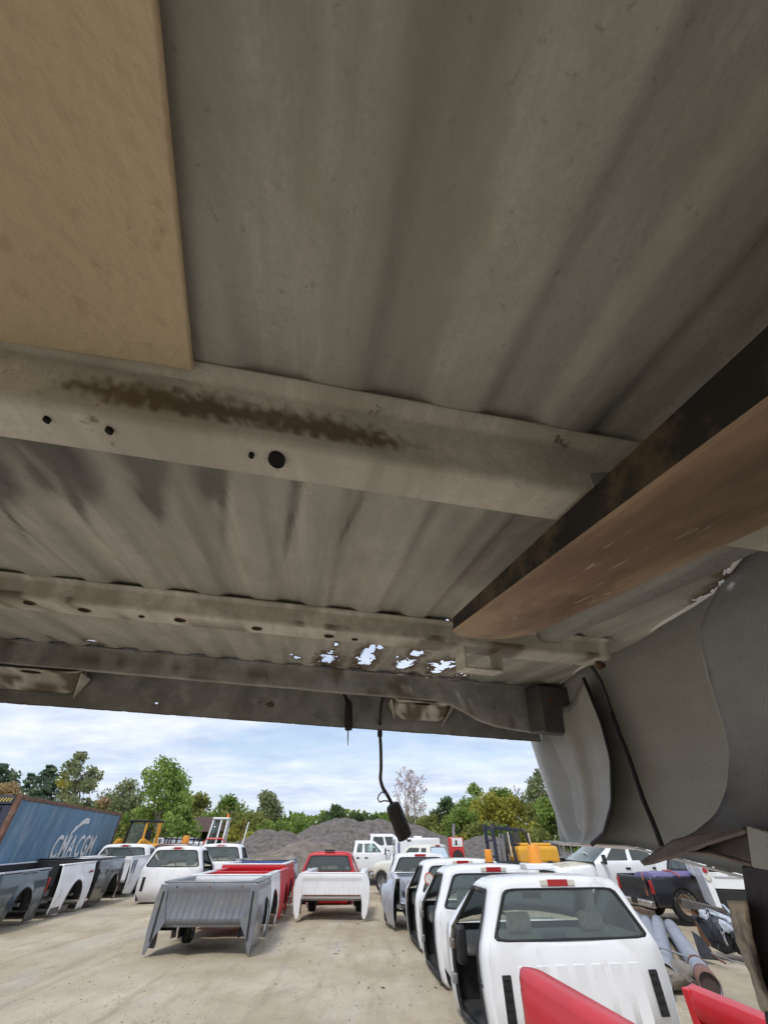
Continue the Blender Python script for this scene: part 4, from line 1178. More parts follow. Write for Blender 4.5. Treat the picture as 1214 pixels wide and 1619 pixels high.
# ---------------------------------------------------------------- whole pickups
def build_pickup(root, m, W=.95, H=1.25, zc=.42, L=1.55, windows=((.22, 1.25),), hood=1.35, bed=1.9, glass=GLASS, lower=None, slope=.78, rims=STEEL, hoodm=None, tail=True, wr=.37, mirror=(-1, 1), rear=True):
    cabr = bpy.data.objects.new('cab', None); COL.objects.link(cabr); cabr.parent = root; cabr.location = (0, 0, zc)
    build_cab(cabr, m, W, H, L, windows, glass=glass, vents=False, slope=slope, lamp_clear=False, mirror=mirror, seat=GREYSEAT)
    zh = zc + .66 * H / 1.285
    # nose: fenders + bonnet as one lofted shell
    mb = MB()
    secs = []
    for q in range(9):
        t = q / 8; y = L + hood * t
        top = zh - .10 * t ** 1.5 - (.10 if q == 8 else 0); hw = W * (1 - .05 * t ** 2 - (.08 if q == 8 else 0))
        secs.append([(-hw * .97, zc + .03), (-hw, zc + .18), (-hw, zh - .2), (-hw * .97, top - .06), (-hw * .86, top), (-hw * .4, top + .035), (hw * .4, top + .035), (hw * .86, top), (hw * .97, top - .06), (hw, zh - .2), (hw, zc + .18), (hw * .97, zc + .03)])
    def nf(q, j):
        x, z = secs[q][j]; y = L + hood * q / 8
        d = abs(y - (L + hood * .52))
        if j in (0, 11) and d < .45: z = max(z, .30 + sqrt(.45 ** 2 - d * d) * 1.0)
        if j in (1, 10) and d < .45: z = max(z, .34 + sqrt(.45 ** 2 - d * d) * 1.0)
        return Vector((x, y, z))
    mb.grid(nf, 9, 12); n_ = mb.build('front_fenders', m, root, solid=.015, ang=40)
    mb = MB(); mb.grid(lambda q, j: Vector((secs[q][4 + j][0] * .98, L + hood * q / 8 * .97 + .01, secs[q][4 + j][1] + .008)), 8, 4); mb.build('bonnet', hoodm or m, root, solid=.01, ang=40)
    mb = MB(); mb.box((0, L + hood - .02, zh - .30), (W * 1.2, .06, .28)); g_ = mb.build('grille', BLACK, root, bevel=.02)
    for sx in (-1, 1):
        mb = MB(); mb.box((sx * W * .76, L + hood - .02, zh - .28), (.28, .07, .22)); mb.build('headlight', CLEARLENS, root, bevel=.03)
    mb = MB(); mb.box((0, L + hood + .08, zc + .10), (W * 1.95, .16, .2)); mb.build('front_bumper', CHROME, root, bevel=.04)
    for sx in (-1, 1):
        wheel(root, (sx * (W - .14), L + hood * .52, wr), wr, .25, rims, sx)
        if bed: wheel(root, (sx * (W - .14), -bed * .52, wr), wr, .25, rims, sx)
    mb = MB(); mb.box((0, .2, zc - .06), (.9, L + hood + bed - .3, .14)); mb.build('chassis', BLACK, root)
    if bed:
        b_ = bpy.data.objects.new('cargo_bed', None); COL.objects.link(b_); b_.parent = root; b_.location = (0, -.05, zc - .06); b_.rotation_euler = (0, 0, pi)
        build_bed_flat(b_, m, W, bed, zh - zc + .06)
def build_bed_flat(b_, m, W, L, H):
    for sd in (-1, 1):
        mb = MB(); ys = [L * i / 40 for i in range(41)]
        def fn(i, j):
            y = ys[i]; d = abs(y - L * .5); b = 0
            if d < .45: b = max(0, -.02 + sqrt(.45 ** 2 - d * d))
            z = b + (H - b) * j / 10
            return Vector((sd * W * (.96 + .04 * sin(pi * z / H)), y, z))
        mb.grid(fn, 41, 11); mb.build('bedside', m, b_, solid=.02, ang=50)
        mb = MB(); mb.box((sd * W * .955, L + .008, H * .66), (.12, .05, .32)); mb.build('tail_lamp', REDLENS, b_, bevel=.012)
    mb = MB(); mb.box((0, L - .02, H * .56), (W * 1.78, .05, H * .84)); mb.build('tailgate', m, b_, bevel=.015)
    mb = MB(); mb.box((0, L / 2, .14), (W * 1.8, L - .06, .04)); mb.build('bed_floor', LINER, b_)
    mb = MB(); mb.box((0, .02, H * .55), (W * 1.8, .03, H * .8)); mb.build('bulkhead', m, b_)
    mb = MB(); mb.box((0, L + .12, .06), (W * 1.9, .16, .17)); mb.build('rear_bumper', CHROME, b_, bevel=.03)

def pickup(label, x, y, rz, m, **k):
    g = k.pop('group', None)
    o = thing('pickup_truck', label, 'pickup truck', (x, y, 0), radians(rz), g)
    build_pickup(o, m, **k); return o
EXTW = ((.12, .52), (.58, 1.62))
cream = pickup('cream extended cab pickup with dirty front wheel, nose to the left in the back row', 2.05, 18.7, 50, CREAM, W=.86, H=1.18, zc=.45, L=2.0, windows=EXTW, hood=1.2, bed=1.7, glass=glassmat('dark_glass', (.22, .27, .28)), mirror=(-1,))
wp = pickup('white extended cab pickup with a red tail lamp, side-on behind the red cab', -1.45, 23.6, -84, WHITE, W=.9, H=1.24, zc=.5, L=2.0, windows=EXTW, hood=1.2, bed=1.75, glass=GLASS)
wp.scale = (.83, .83, .83); cream.scale = (.84, .84, .84)
suv = pickup('white crew cab truck parked in the back row before the gravel', -.85, 27.5, -84, WHITE, W=1.0, H=1.5, zc=.62, L=2.5, windows=((.15, 1.05), (1.12, 2.1)), hood=1.3, bed=0, glass=DGLASS)
suv.scale = (.80, .80, .80)
sdty = pickup('white crew cab pickup with dusty bonnet and paper in its windscreen, on the right', 8.6, 17.2, 97, WHITE, W=1.0, H=1.13, zc=.42, L=2.4, windows=((.15, 1.05), (1.12, 2.05)), hood=1.3, bed=2.0, glass=glassmat('dark_glass', (.2, .25, .27)), hoodm=mat('dusty_white', (.52, .47, .38), .7, 0, .2, 4, dirt=(.28, .23, .16), dirt_amt=.5), wr=.40, mirror=(-1,))
sdty.scale = (.92, .92, .92)
mb = MB(); mb.box((-.1, 2.15, 1.25), (.22, .02, .16), Matrix.Rotation(-.9, 3, 'X')); mb.build('paper_note', mat('paper', (.8, .8, .8), .6), sdty)
# ================================================================== ground
def ground_mat():
    m = bpy.data.materials.new('sandy_dirt'); m.use_nodes = True
    t = m.node_tree; b = t.nodes['Principled BSDF']; b.inputs['Roughness'].default_value = .95; b.inputs['Specular IOR Level'].default_value = .15
    c = t.nodes.new('ShaderNodeTexCoord')
    def nz(scale, det=8, rough=.6, st=(1, 1, 1), dist=0):
        mp = t.nodes.new('ShaderNodeMapping'); mp.inputs['Scale'].default_value = st
        n = t.nodes.new('ShaderNodeTexNoise'); n.inputs['Scale'].default_value = scale; n.inputs['Detail'].default_value = det; n.inputs['Roughness'].default_value = rough; n.inputs['Distortion'].default_value = dist
        t.links.new(c.outputs['Object'], mp.inputs[0]); t.links.new(mp.outputs[0], n.inputs['Vector']); return n.outputs['Fac']
    def ramp(f, p, q, ca, cb_):
        r = t.nodes.new('ShaderNodeValToRGB'); r.color_ramp.elements[0].position = p; r.color_ramp.elements[1].position = q
        r.color_ramp.elements[0].color = (*ca, 1); r.color_ramp.elements[1].color = (*cb_, 1); t.links.new(f, r.inputs[0]); return r.outputs[0]
    def mix(f, x_, y_):
        x = t.nodes.new('ShaderNodeMix'); x.data_type = 'RGBA'; t.links.new(f, x.inputs[0]); t.links.new(x_, x.inputs[6]); x.inputs[7].default_value = (*y_, 1); return x.outputs[2]
    base = ramp(nz(.45, 9, .62), .34, .66, (.36, .30, .205), (.56, .49, .375))
    base = mix(ramp(nz(1.6, 9, .7, (1.6, .5, 1), .4), .52, .68, (0, 0, 0), (.7, .7, .7)), base, (.35, .28, .185))
    base = mix(ramp(nz(.8, 8, .7, (1, .35, 1), .8), .54, .66, (0, 0, 0), (.55, .55, .55)), base, (.44, .42, .385))
    base = mix(ramp(nz(2.6, 8, .65, (1, .10, 1), .3), .50, .66, (0, 0, 0), (.6, .6, .6)), base, (.33, .275, .20))
    base = mix(ramp(nz(.6, 9, .72, (1, .8, 1), .6), .58, .68, (0, 0, 0), (.6, .6, .6)), base, (.27, .235, .19))
    base = mix(ramp(nz(11, 6, .7), .60, .70, (0, 0, 0), (.6, .6, .6)), base, (.27, .22, .155))
    base = mix(ramp(nz(60, 4, .7), .60, .72, (0, 0, 0), (.45, .45, .45)), base, (.26, .22, .16))
    base = mix(ramp(nz(3.2, 9, .75), .66, .72, (0, 0, 0), (.7, .7, .7)), base, (.24, .20, .15))
    t.links.new(base, b.inputs['Base Color'])
    mp = t.nodes.new('ShaderNodeMath'); mp.operation = 'ADD'
    t.links.new(nz(24, 8, .7), mp.inputs[0]); t.links.new(nz(2.2, 6, .6, (1.4, .5, 1)), mp.inputs[1])
    bp = t.nodes.new('ShaderNodeBump'); bp.inputs['Strength'].default_value = .55; bp.inputs['Distance'].default_value = .05
    t.links.new(mp.outputs[0], bp.inputs['Height']); t.links.new(bp.outputs[0], b.inputs['Normal'])
    return m
GND = ground_mat()
gx = sorted(set([-400, -200, -100, -60, -40] + [-26 + .4 * i for i in range(131)] + [-7 + .2 * i for i in range(50)] + [40, 60, 100, 200, 400]))
gy = sorted(set([-200, -60, -20, -8] + [-4 + .4 * i for i in range(105)] + [42, 50, 60, 80, 120, 200, 400, 900]))
def gz(x, y):
    k = max(0, min(1, (40 - abs(x)) / 12)) * max(0, min(1, (42 - y) / 8))
    rut = 0
    for rx in (-1.9, -.6, .1, -3.6, -5.0):
        d = abs(x - rx - .12 * y * (.2 if rx > -1 else -.1) - .15 * sin(y * .5 + rx))
        rut -= .022 * max(0, 1 - d / .22)
    return -.035 + k * (rut * (1 if y > 3 else 0) + .028 * fbm((x * .35, y * .25, 3), 4) + .012 * fbm((x * 1.6, y * .7, 5), 3))
mb = MB(); mb.grid(lambda i, j: Vector((gx[i], gy[j], gz(gx[i], gy[j]))), len(gx), len(gy))
tag(mb.build('ground', GND), kind='structure')
# pebbles and clods
rs = random.Random(3)
mb = MB()
for _ in range(4200):
    u = rs.uniform(-50, 1150); v = 1395 + 225 * rs.random() ** .8
    p = G(u, v); r = .004 + .022 * rs.random() ** 4
    a = rs.random() * 6
    vs = [p + Vector((r * cos(a + 2.1 * q) * (1 + .3 * rs.random()), r * sin(a + 2.1 * q), gz(p.x, p.y) - .004)) for q in range(3)] + [p + Vector((r * .3 * rs.random(), r * .3 * rs.random(), gz(p.x, p.y) + r * .55))]
    mb.add(vs, [(0, 1, 3), (1, 2, 3), (2, 0, 3)])
for _ in range(60):
    u = rs.uniform(430, 700); v = rs.uniform(1405, 1560); p = G(u, v); r = rs.uniform(.01, .03); a = rs.random() * 3
    d = Vector((cos(a), sin(a), 0)) * r * rs.uniform(1, 3); n = Vector((-sin(a), cos(a), 0)) * r * .5; z = Vector((0, 0, gz(p.x, p.y) + .004))
    mb.add([p - d + z, p + n + z * 1.0, p + d + z, p - n + z + Vector((0, 0, r * .4))], [(0, 1, 3), (1, 2, 3), (0, 3, 2)], 1)
tag(mb.build('loose_stones', [mat('stone', (.30, .27, .22), .9, 0, .4, 3), mat('dark_clod', (.10, .075, .055), .95, 0, .4, 3)], smooth=False), 'small loose stones and clods scattered over the sandy yard', 'stones', kind='stuff')

# ================================================================== gravel piles
def pile(label, name, cones, m, x0, x1, y0, y1, amp=.12, res=.22):
    nx = int((x1 - x0) / res); ny = int((y1 - y0) / res)
    def hgt(x, y):
        h = -.2
        for cx, cy, ch, cr in cones:
            d = sqrt((x - cx) ** 2 + ((y - cy)) ** 2)
            q = ch * (1 - d / cr)
            q = min(q, ch * .93 + (q - ch * .93) * .25)
            h = max(h, q)
        return h + amp * fbm((x * .55, y * .55, cones[0][0]), 5) * (1 if h > -.1 else .2) + .05 * fbm((x * 2.2, y * 2.2, 1), 4)
    mb = MB(); mb.grid(lambda i, j: Vector((x0 + (x1 - x0) * i / nx, y0 + (y1 - y0) * j / ny, hgt(x0 + (x1 - x0) * i / nx, y0 + (y1 - y0) * j / ny))), nx + 1, ny + 1)
    o = mb.build(name, m, ang=80); tag(o, label, 'gravel pile', 'gravel piles'); return o
GRAV = mat('grey_gravel', (.128, .111, .098), .95, 0, .45, 3.5, bump=1, bscale=9, dirt=(.30, .28, .27), dirt_amt=.15, dscale=9)
GRAV2 = mat('brown_gravel', (.165, .14, .112), .95, 0, .3, 2.2, bump=1, bscale=9, dirt=(.30, .27, .21), dirt_amt=.3, dscale=2)
pile('tall grey gravel mound behind the parked trucks', 'gravel_pile', [(-2.6, 33, 2.75, 7), (-.6, 33.2, 2.75, 7), (1.2, 33.5, 2.6, 6.5), (3.0, 33.5, 2.0, 5.5), (-4.5, 32.5, 2.1, 6)], GRAV, -14, 13, 25.5, 42, .22)
pile('long low grey gravel mound reaching left towards the yard truck', 'gravel_pile', [(-7.4, 31, 1.95, 5.5), (-9.2, 30.5, 1.5, 4.5), (-6, 31, 1.95, 5)], GRAV, -15, 0, 25, 37, .2)
pile('brownish gravel heap in front of the grey mounds', 'gravel_pile', [(-4.6, 27.3, 1.45, 4.2), (-3.2, 27.5, 1.3, 4.2), (-6, 27.2, 1.0, 3.6)], GRAV2, -11, 3, 22.5, 32, .16)
pile('low far grey gravel ridge on the right before the woods', 'gravel_pile', [(7, 35, 1.75, 6.5), (11, 36, 1.5, 6)], GRAV, -1, 19, 28, 43, .2)
# scrap and weeds at the foot of the heaps
rs = random.Random(9)
for k, (u, y, lab) in enumerate([(395, 24.2, 'rusty engine lump at the left end of the scrap under the gravel'), (425, 24.0, 'rusty axle housing among the scrap before the gravel'), (447, 23.8, 'orange-brown scrap block nearest the red cab'), (380, 24.6, 'dark scrap lump beside the yellow weeds')]):
    c = G(u, 1395); c = Vector((D(u, 1395, y).x, y, 0))
    t_ = thing('scrap_metal', lab, 'scrap', c, rs.random() * 3, 'scrap at the foot of the gravel')
    mb = MB(); mb.box((0, 0, .22), (.7, .45, .4), Matrix.Rotation(.2, 3, 'Y')); mb.build('block', RUST, t_, bevel=.05)
    mb = MB(); mb.lathe([(0, -.3), (.16, -.3), (.18, -.1), (.12, .1), (.14, .35), (0, .35)], (.1, 0, .46), 'x', 12); mb.build('housing', mat('rust_orange', (.30, .11, .04), .9, 0, .4, 9) if k == 2 else RUST, t_)
    mb = MB(); mb.tube([(-.3, .1, .4), (-.45, 0, .55), (-.5, -.2, .3), (-.4, -.3, .02)], .03, 7); mb.build('hose', RUBBER, t_)
mb = MB()
for _ in range(420):
    u = rs.uniform(362, 392); y = rs.uniform(24.8, 26); b = D(u, 1395, y); h = rs.uniform(.25, .75)
    p = Vector((b.x, y, 0)); q = p + Vector((rs.uniform(-.2, .2), rs.uniform(-.2, .2), h)); s = Vector((.02, 0, 0))
    mb.add([p - s, p + s, q], [(0, 1, 2)])
tag(mb.build('weeds', mat('dry_weed', (.36, .29, .07), .9, 0, .4, 2), smooth=False), 'yellow dry weeds at the foot of the left gravel', 'weeds', kind='stuff')

# ================================================================== containers
NAVYC = mat('container_navy', (.035, .042, .07), .6, 0, .15, 3, dirt=(.09, .06, .05), dirt_amt=.3)
BLUEC = mat('container_blue', (.13, .235, .335), .6, 0, .16, 1.6, dirt=(.235, .32, .385), dirt_amt=.5, dscale=2.4, stretch=(1, 1, .35))
CRUST = mat('container_rust', (.17, .085, .055), .85, 0, .35, 5, dirt=(.24, .20, .17), dirt_amt=.4, dscale=4)
LETTER = mat('letter_white', (.70, .70, .68), .6, 0, .06, 6, dirt=(.35, .40, .44), dirt_amt=.25, dscale=7)
def text_mesh(name, body, size, m, parent, mat4, ext=.004, shear=0.0, bold=0.0, sx=1.0, spacing=1.0):
    cu = bpy.data.curves.new('txt', 'FONT'); cu.body = body; cu.size = size; cu.extrude = ext; cu.shear = shear; cu.offset = bold; cu.space_character = spacing
    cu.align_x = 'CENTER'; cu.align_y = 'BOTTOM'
    to = bpy.data.objects.new('txt', cu); COL.objects.link(to)
    bpy.context.view_layer.update()
    me = bpy.data.meshes.new_from_object(to.evaluated_get(bpy.context.evaluated_depsgraph_get()))
    bpy.data.objects.remove(to)
    me.materials.clear(); me.materials.append(m); me.name = name
    o = bpy.data.objects.new(name, me); COL.objects.link(o)
    if parent: o.parent = parent
    o.matrix_local = mat4 @ Matrix.Diagonal((sx, 1, 1, 1))
    return o
cl = 12.4
CH = 2.5
ca = atan2(.27, .963)
cont = thing('shipping_container', 'long blue corrugated shipping container with white lettering and rusty corners, at the left', 'container', (-10.42, 13.6, 0), ca)
# local: long side facing +x at x=0, length along +y, body towards -x
mb = MB()
def corr(i, j):
    y = .12 + (cl - .24) * i / (62 * 4); p = i % 4
    return Vector((-.012 - (.036 if p in (2, 3) else 0), y, .16 + (CH - .26) * j))
mb.grid(corr, 62 * 4 + 1, 2); mb.build('side_wall', BLUEC, cont, ang=20)
mb = MB(); mb.grid(lambda i, j: Vector((corr(i, j).x * -1 - 2.44, corr(i, j).y, corr(i, j).z)), 62 * 4 + 1, 2); mb.build('side_wall', BLUEC, cont, ang=20)
mb = MB(); mb.box((-1.22, cl / 2, CH - .03), (2.40, cl - .1, .04)); mb.build('roof', CRUST, cont)
mb = MB(); mb.box((-1.22, cl / 2, .12), (2.36, cl - .2, .10)); mb.build('base_floor', CRUST, cont)
for x in (-.045, -2.395):
    for z, h in ((CH - .05, .10), (.08, .16)):
        mb = MB(); mb.box((x, cl / 2, z), (.085, cl - .3, h)); mb.build('side_rail', CRUST, cont, bevel=.01)
    for y in (.08, cl - .08):
        mb = MB(); mb.box((x, y, CH / 2), (.13, .17, CH + .012)); mb.build('corner_post', CRUST, cont, bevel=.012)
mb = MB(); mb.box((-1.22, cl - .05, CH / 2), (2.2, .04, CH - .2)); mb.build('end_wall', BLUEC, cont)
for sx in (-.66, -1.78):
    mb = MB(); mb.box((sx, .045, 1.22), (1.08, .05, 2.1)); dr = mb.build('door', NAVYC, cont, bevel=.008)
    for q in (-.3, .3):
        mb = MB(); mb.tube([(sx + q, -.01, .25), (sx + q, -.01, 2.25)], .022, 8); mb.build('lock_rod', NAVYC, dr)
mb = MB(); mb.box((-1.22, .06, CH - .11), (2.2, .12, .2)); mb.build('door_header', NAVYC, cont, bevel=.008)
HAZ = mat('hazard_yellow', (.55, .42, .08), .6)
for q in range(6):
    mb = MB(); mb.bar((-.22 - q * .075, -.006, CH - .155), (-.18 - q * .075, -.006, CH - .065), .03, .006, up=(0, 1, 0)); mb.build('hazard_stripe', HAZ, cont)
Md = Matrix.Translation((-.62, .012, 1.85)) @ Matrix.Rotation(pi / 2, 4, 'X')
text_mesh('number_lettering', '27867', .22, LETTER, cont, Md)
Md = Matrix.Translation((-.50, .012, 1.52)) @ Matrix.Rotation(pi / 2, 4, 'X')
text_mesh('number_lettering', '4', .18, LETTER, cont, Md)
# lettering on the long side: rows read left to right seen from +x, i.e. towards +y
Ms = Matrix(((0, 0, 1, .004), (1, 0, 0, 0), (0, 1, 0, 0), (0, 0, 0, 1)))
def side_at(y, z): return Matrix.Translation((0, y, z)) @ Ms
text_mesh('company_lettering', 'CMA', .92, LETTER, cont, side_at(5.35, .80), .004, .18, .013, 1.15, 1.06)
text_mesh('company_lettering', 'CGM', .92, LETTER, cont, side_at(7.95, .80), .004, .18, .013, 1.15, 1.06)
mb = MB()
sw = [(y - .3, z - .05) for y, z in [(6.05, 1.92), (6.35, 2.0), (6.75, 2.16), (7.05, 2.22), (7.55, 2.20), (7.6, 2.04), (7.15, 2.04), (6.8, 2.0), (6.45, 1.90), (6.05, 1.74), (5.75, 1.55), (5.85, 1.75)]]
mb.prism([Vector((.004, y, z)) for y, z in sw], (0, 0, 0), (.004, 0, 0)); mb.build('bow_emblem', LETTER, cont, smooth=False)
mb = MB(); mb.prism([Vector((.004, y, z)) for y, z in [(7.0, .25), (7.3, .42), (7.75, .70), (7.5, .42), (7.2, .25)]], (0, 0, 0), (.004, 0, 0)); mb.build('streak_emblem', LETTER, cont, smooth=False)
mb = MB(); mb.box((.006, 6.0, .42), (.006, 1.3, .42)); mb.build('dirty_plate', mat('dirty_plate', (.09, .11, .14), .7, 0, .3, 6), cont)
# dark container further back, tilted top edge showing
dk = thing('dump_body', 'dark navy steel dump body showing above the blue container', 'dump body', (-16.2, 20.0, .0), ca)
mb = MB(); mb.prism([Vector((-1.2, 0, 0)), Vector((-1.2, 5.2, 0)), Vector((-1.2, 5.7, 2.72)), Vector((-1.2, .3, 2.52))], (0, 0, 0), (2.4, 0, 0)); mb.build('body', NAVYC, dk, bevel=.03)
mb = MB(); mb.bar((1.26, .3, 2.55), (1.26, 5.7, 2.75), .1, .12); mb.build('top_rail', NAVYC, dk, bevel=.01)
for q in range(4):
    mb = MB(); mb.bar((1.23, .6 + q * 1.5, 2.5), (1.23, .5 + q * 1.5, .1), .08, .1); mb.build('side_rib', NAVYC, dk)

# ================================================================== machines on the left
lo = thing('wheel_loader', 'yellow wheel loader with glazed cab beside the blue container end', 'loader', (-11.9, 24.6, 0), radians(-12))
lo.scale = (1.05, 1.05, 1.13)
mb = MB(); mb.box((0, 0, .75), (1.5, 2.6, .7)); mb.build('body', YELLOW, lo, bevel=.1, seg=3)
mb = MB(); mb.box((0, -1.25, .85), (1.3, .5, .5)); mb.build('engine_cover', YELLOW, lo, bevel=.06)
for sx in (-1, 1):
    mb = MB(); mb.bar((sx * .48, -.5, 1.05), (sx * .40, -.45, 1.88), .08, .08); mb.bar((sx * .48, .5, 1.05), (sx * .44, .5, 1.88), .08, .08); mb.build('cab_post', BLACK if sx < 0 else YELLOW, lo, bevel=.01)
    mb = MB(); mb.bar((sx * .62, -1.5, .55), (sx * .62, -.7, 1.25), .12, .22); mb.bar((sx * .62, -.7, 1.25), (sx * .62, .3, 1.0), .12, .2); mb.build('lift_arm', YELLOW, lo, bevel=.02)
    for y in (-.9, .9): wheel(lo, (sx * .78, y, .5), .5, .36, YELLOW, sx)
mb = MB(); mb.box((0, .02, 1.92), (1.02, 1.15, .08)); mb.build('cab_roof', BLACK, lo, bevel=.03)
mb = MB(); mb.box((0, -.47, 1.47), (.82, .02, .76)); mb.build('cab_glass', LGLASS, lo)
mb = MB(); mb.box((0, .12, 1.3), (.5, .4, .6)); mb.build('seat', BLACK, lo, bevel=.06)
mb = MB(); mb.tube([(.62, .2, 1.0), (.68, .15, 1.5), (.66, .1, 1.85)], .06, 8); mb.build('exhaust', YELLOW, lo)
mb = MB(); mb.box((.95, -.2, 1.0), (.5, .5, .35)); mb.build('hydraulic_tank', YELLOW, lo, bevel=.05)

yt = thing('yard_truck', 'tall narrow white yard truck cab with open door and orange beacon, before the gravel', 'yard truck', (-9.0, 27.0, 0), radians(12))
mb = MB(); mb.box((.5, .6, .75), (1.0, 3.6, .25)); mb.build('chassis', RUST, yt, bevel=.02)
for a, b in (((-.5, -.55, .9), (-.30, -.45, 2.3)), ((.35, -.55, .9), (.42, -.45, 2.3)), ((-.45, .55, .9), (-.3, .5, 2.3)), ((.4, .55, .9), (.42, .5, 2.3)), ((.02, -.56, .9), (.10, -.46, 2.3))):
    mb = MB(); mb.bar(a, b, .09, .09); mb.build('cab_post', WHITE, yt, bevel=.015)
mb = MB(); mb.box((.06, .02, 2.33), (.86, 1.12, .09)); mb.build('cab_roof', WHITE, yt, bevel=.03)
mb = MB(); mb.box((-.24, -.56, 1.08), (.52, .05, .4)); mb.build('front_panel', WHITE, yt, bevel=.02)
mb = MB(); mb.box((.06, .53, 1.15), (.8, .05, .5)); mb.build('rear_panel', WHITE, yt, bevel=.02)
mb = MB(); mb.add([Vector((-.43, -.515, 1.28)), Vector((.0, -.515, 1.28)), Vector((.07, -.462, 2.26)), Vector((-.29, -.462, 2.26))], [(0, 1, 2, 3)]); mb.build('cab_glass', glassmat('dim_glass', (.35, .45, .45)), yt, solid=.006)
mb = MB(); mb.box((.08, .15, 1.25), (.5, .45, .5)); mb.build('seat', BLACK, yt, bevel=.05)
mb = MB(); mb.lathe([(0, .16), (.055, .15), (.07, 0), (0, 0)], (.35, 0, 2.38), 'z', 12); mb.build('beacon', mat('beacon_orange', (.8, .18, .01), .3), yt)
mb = MB(); mb.box((.75, .1, 1.05), (.7, .8, .35), Matrix.Rotation(.3, 3, 'Y')); mb.build('battery_box', mat('dirty_white', (.58, .52, .45), .7, 0, .15, 4, dirt=(.25, .14, .08), dirt_amt=.4), yt, bevel=.04)
mb = MB(); mb.box((.75, .3, .75), (.85, 1.5, .3)); mb.build('deck', RUST, yt, bevel=.02)
mb = MB(); mb.bar((1.15, .8, .8), (1.22, .85, 2.35), .05, .08); mb.build('stake', RUST, yt)
mb = MB(); mb.bar((1.32, .0, .9), (1.50, .1, 2.2), .06, .10); mb.build('white_stake', WHITE, yt)
mb = MB(); mb.bar((.70, -.75, .1), (.82, -.6, .72), .09, .07); mb.build('step_leg', WHITE, yt)
for sx in (-.3, 1.05):
    for y in (-.1, 1.9): wheel(yt, (sx, y, .48), .48, .3, STEEL, 1 if sx > 0 else -1)

sh = thing('shed', 'small open shed with a brown hipped roof among the far left trees', 'shed', (-16.1, 45, -.95), .1)
mb = MB(); mb.add([(-2.6, -2, 2.85), (2.6, -2, 2.85), (2.6, 2, 2.85), (-2.6, 2, 2.85), (-1.1, 0, 3.9), (1.1, 0, 3.9)], [(0, 1, 5, 4), (1, 2, 5), (2, 3, 4, 5), (3, 0, 4), (3, 2, 1, 0)]); mb.build('roof', mat('shingle', (.085, .055, .05), .9, 0, .2, 5), sh, smooth=False)
for x, y in ((-2.3, -1.7), (0, -1.7), (2.3, -1.7), (-2.3, 1.7), (2.3, 1.7)):
    mb = MB(); mb.box((x, y, 1.43), (.16, .16, 2.86)); mb.build('post', WOOD, sh)
mb = MB(); mb.box((0, 1.8, 1.4), (4.6, .08, 2.8)); mb.build('wall', WOOD, sh)

# distant boxes, cones, small things between cabs on the left
tl = thing('box_trailer', 'pale grey box trailer with dark stripes far behind the left cabs', 'trailer', (-12.6, 30.5, 0), .2)
mb = MB(); mb.box((0, 0, 1.0), (1.9, 3, 1.05)); mb.build('body', mat('trailer_grey', (.5, .52, .55), .6), tl, bevel=.03)
for q in range(3):
    mb = MB(); mb.box((-.6 + q * .45, -1.51, 1.0), (.08, .02, .95)); mb.build('stripe', BLACK, tl)
for sx in (-.8, .8): wheel(tl, (sx, .3, .3), .3, .2, STEEL, 1)
t2 = thing('box_trailer', 'small white box trailer right of the pale grey trailer on the left', 'trailer', (-10.6, 29.5, 0), .15)
mb = MB(); mb.box((0, 0, .95), (1.3, 2, .8)); mb.build('body', WHITE, t2, bevel=.03)
for sx in (-.55, .55): wheel(t2, (sx, .2, .3), .3, .2, STEEL, 1)
for k, (u, y, lab) in enumerate([(258, 24.0, 'bright orange traffic cone between the far left cabs'), (291, 22.2, 'orange beacon on a crate behind the doorless left cab')]):
    p = Vector((D(u, 1340, y).x, y, 0))
    if k == 0:
        o = thing('traffic_cone', lab, 'cone', p)
        mb = MB(); mb.lathe([(0, 1.32), (.04, 1.32), (.17, .9), (.2, .88), (.2, .85), (0, .85)], (0, 0, 0), 'z', 16); mb.build('cone', mat('cone_orange', (.75, .13, .02), .5), o)
        mb = MB(); mb.box((0, 0, .42), (.8, .8, .84)); mb.build('plinth', STEEL, o, bevel=.02)
    else:
        o = thing('beacon_lamp', lab, 'beacon', p)
        mb = MB(); mb.lathe([(0, 1.62), (.12, 1.62), (.14, 1.58), (.155, 1.3), (0, 1.3)], (0, 0, 0), 'z', 16); mb.build('lens', AMBER, o)
        mb = MB(); mb.box((0, 0, .65), (.7, .6, 1.3)); mb.build('crate', WHITE, o, bevel=.02)
rf = thing('pipe_frame', 'red tubular frame standing behind the doorless left cab', 'frame', (-8.6, 25.5, 0), .1)
mb = MB(); mb.tube([(-.5, 0, 0), (-.5, 0, 1.4), (-.35, 0, 1.5), (.35, 0, 1.5), (.5, 0, 1.4), (.5, 0, 0)], .04, 8); mb.build('hoop', paint('frame_red', (.6, .05, .03)), rf)
mb = MB(); mb.tube([(-.5, 0, 1.1), (.5, 0, 1.1)], .035, 8); mb.build('crossbar', paint('frame_red', (.6, .05, .03)), rf)
rk = thing('pallet_rack', 'dark steel rack of uprights standing right of the yellow loader', 'rack', (-10.9, 27.2, 0), .1)
for q in range(7):
    mb = MB(); mb.bar((-.9 + q * .3, 0, 0), (-.9 + q * .3, 0, 1.55), .06, .06); mb.build('upright', BLACK, rk)
mb = MB(); mb.bar((-1, 0, 1.5), (1, 0, 1.45), .05, .06); mb.build('top_bar', BLACK, rk)

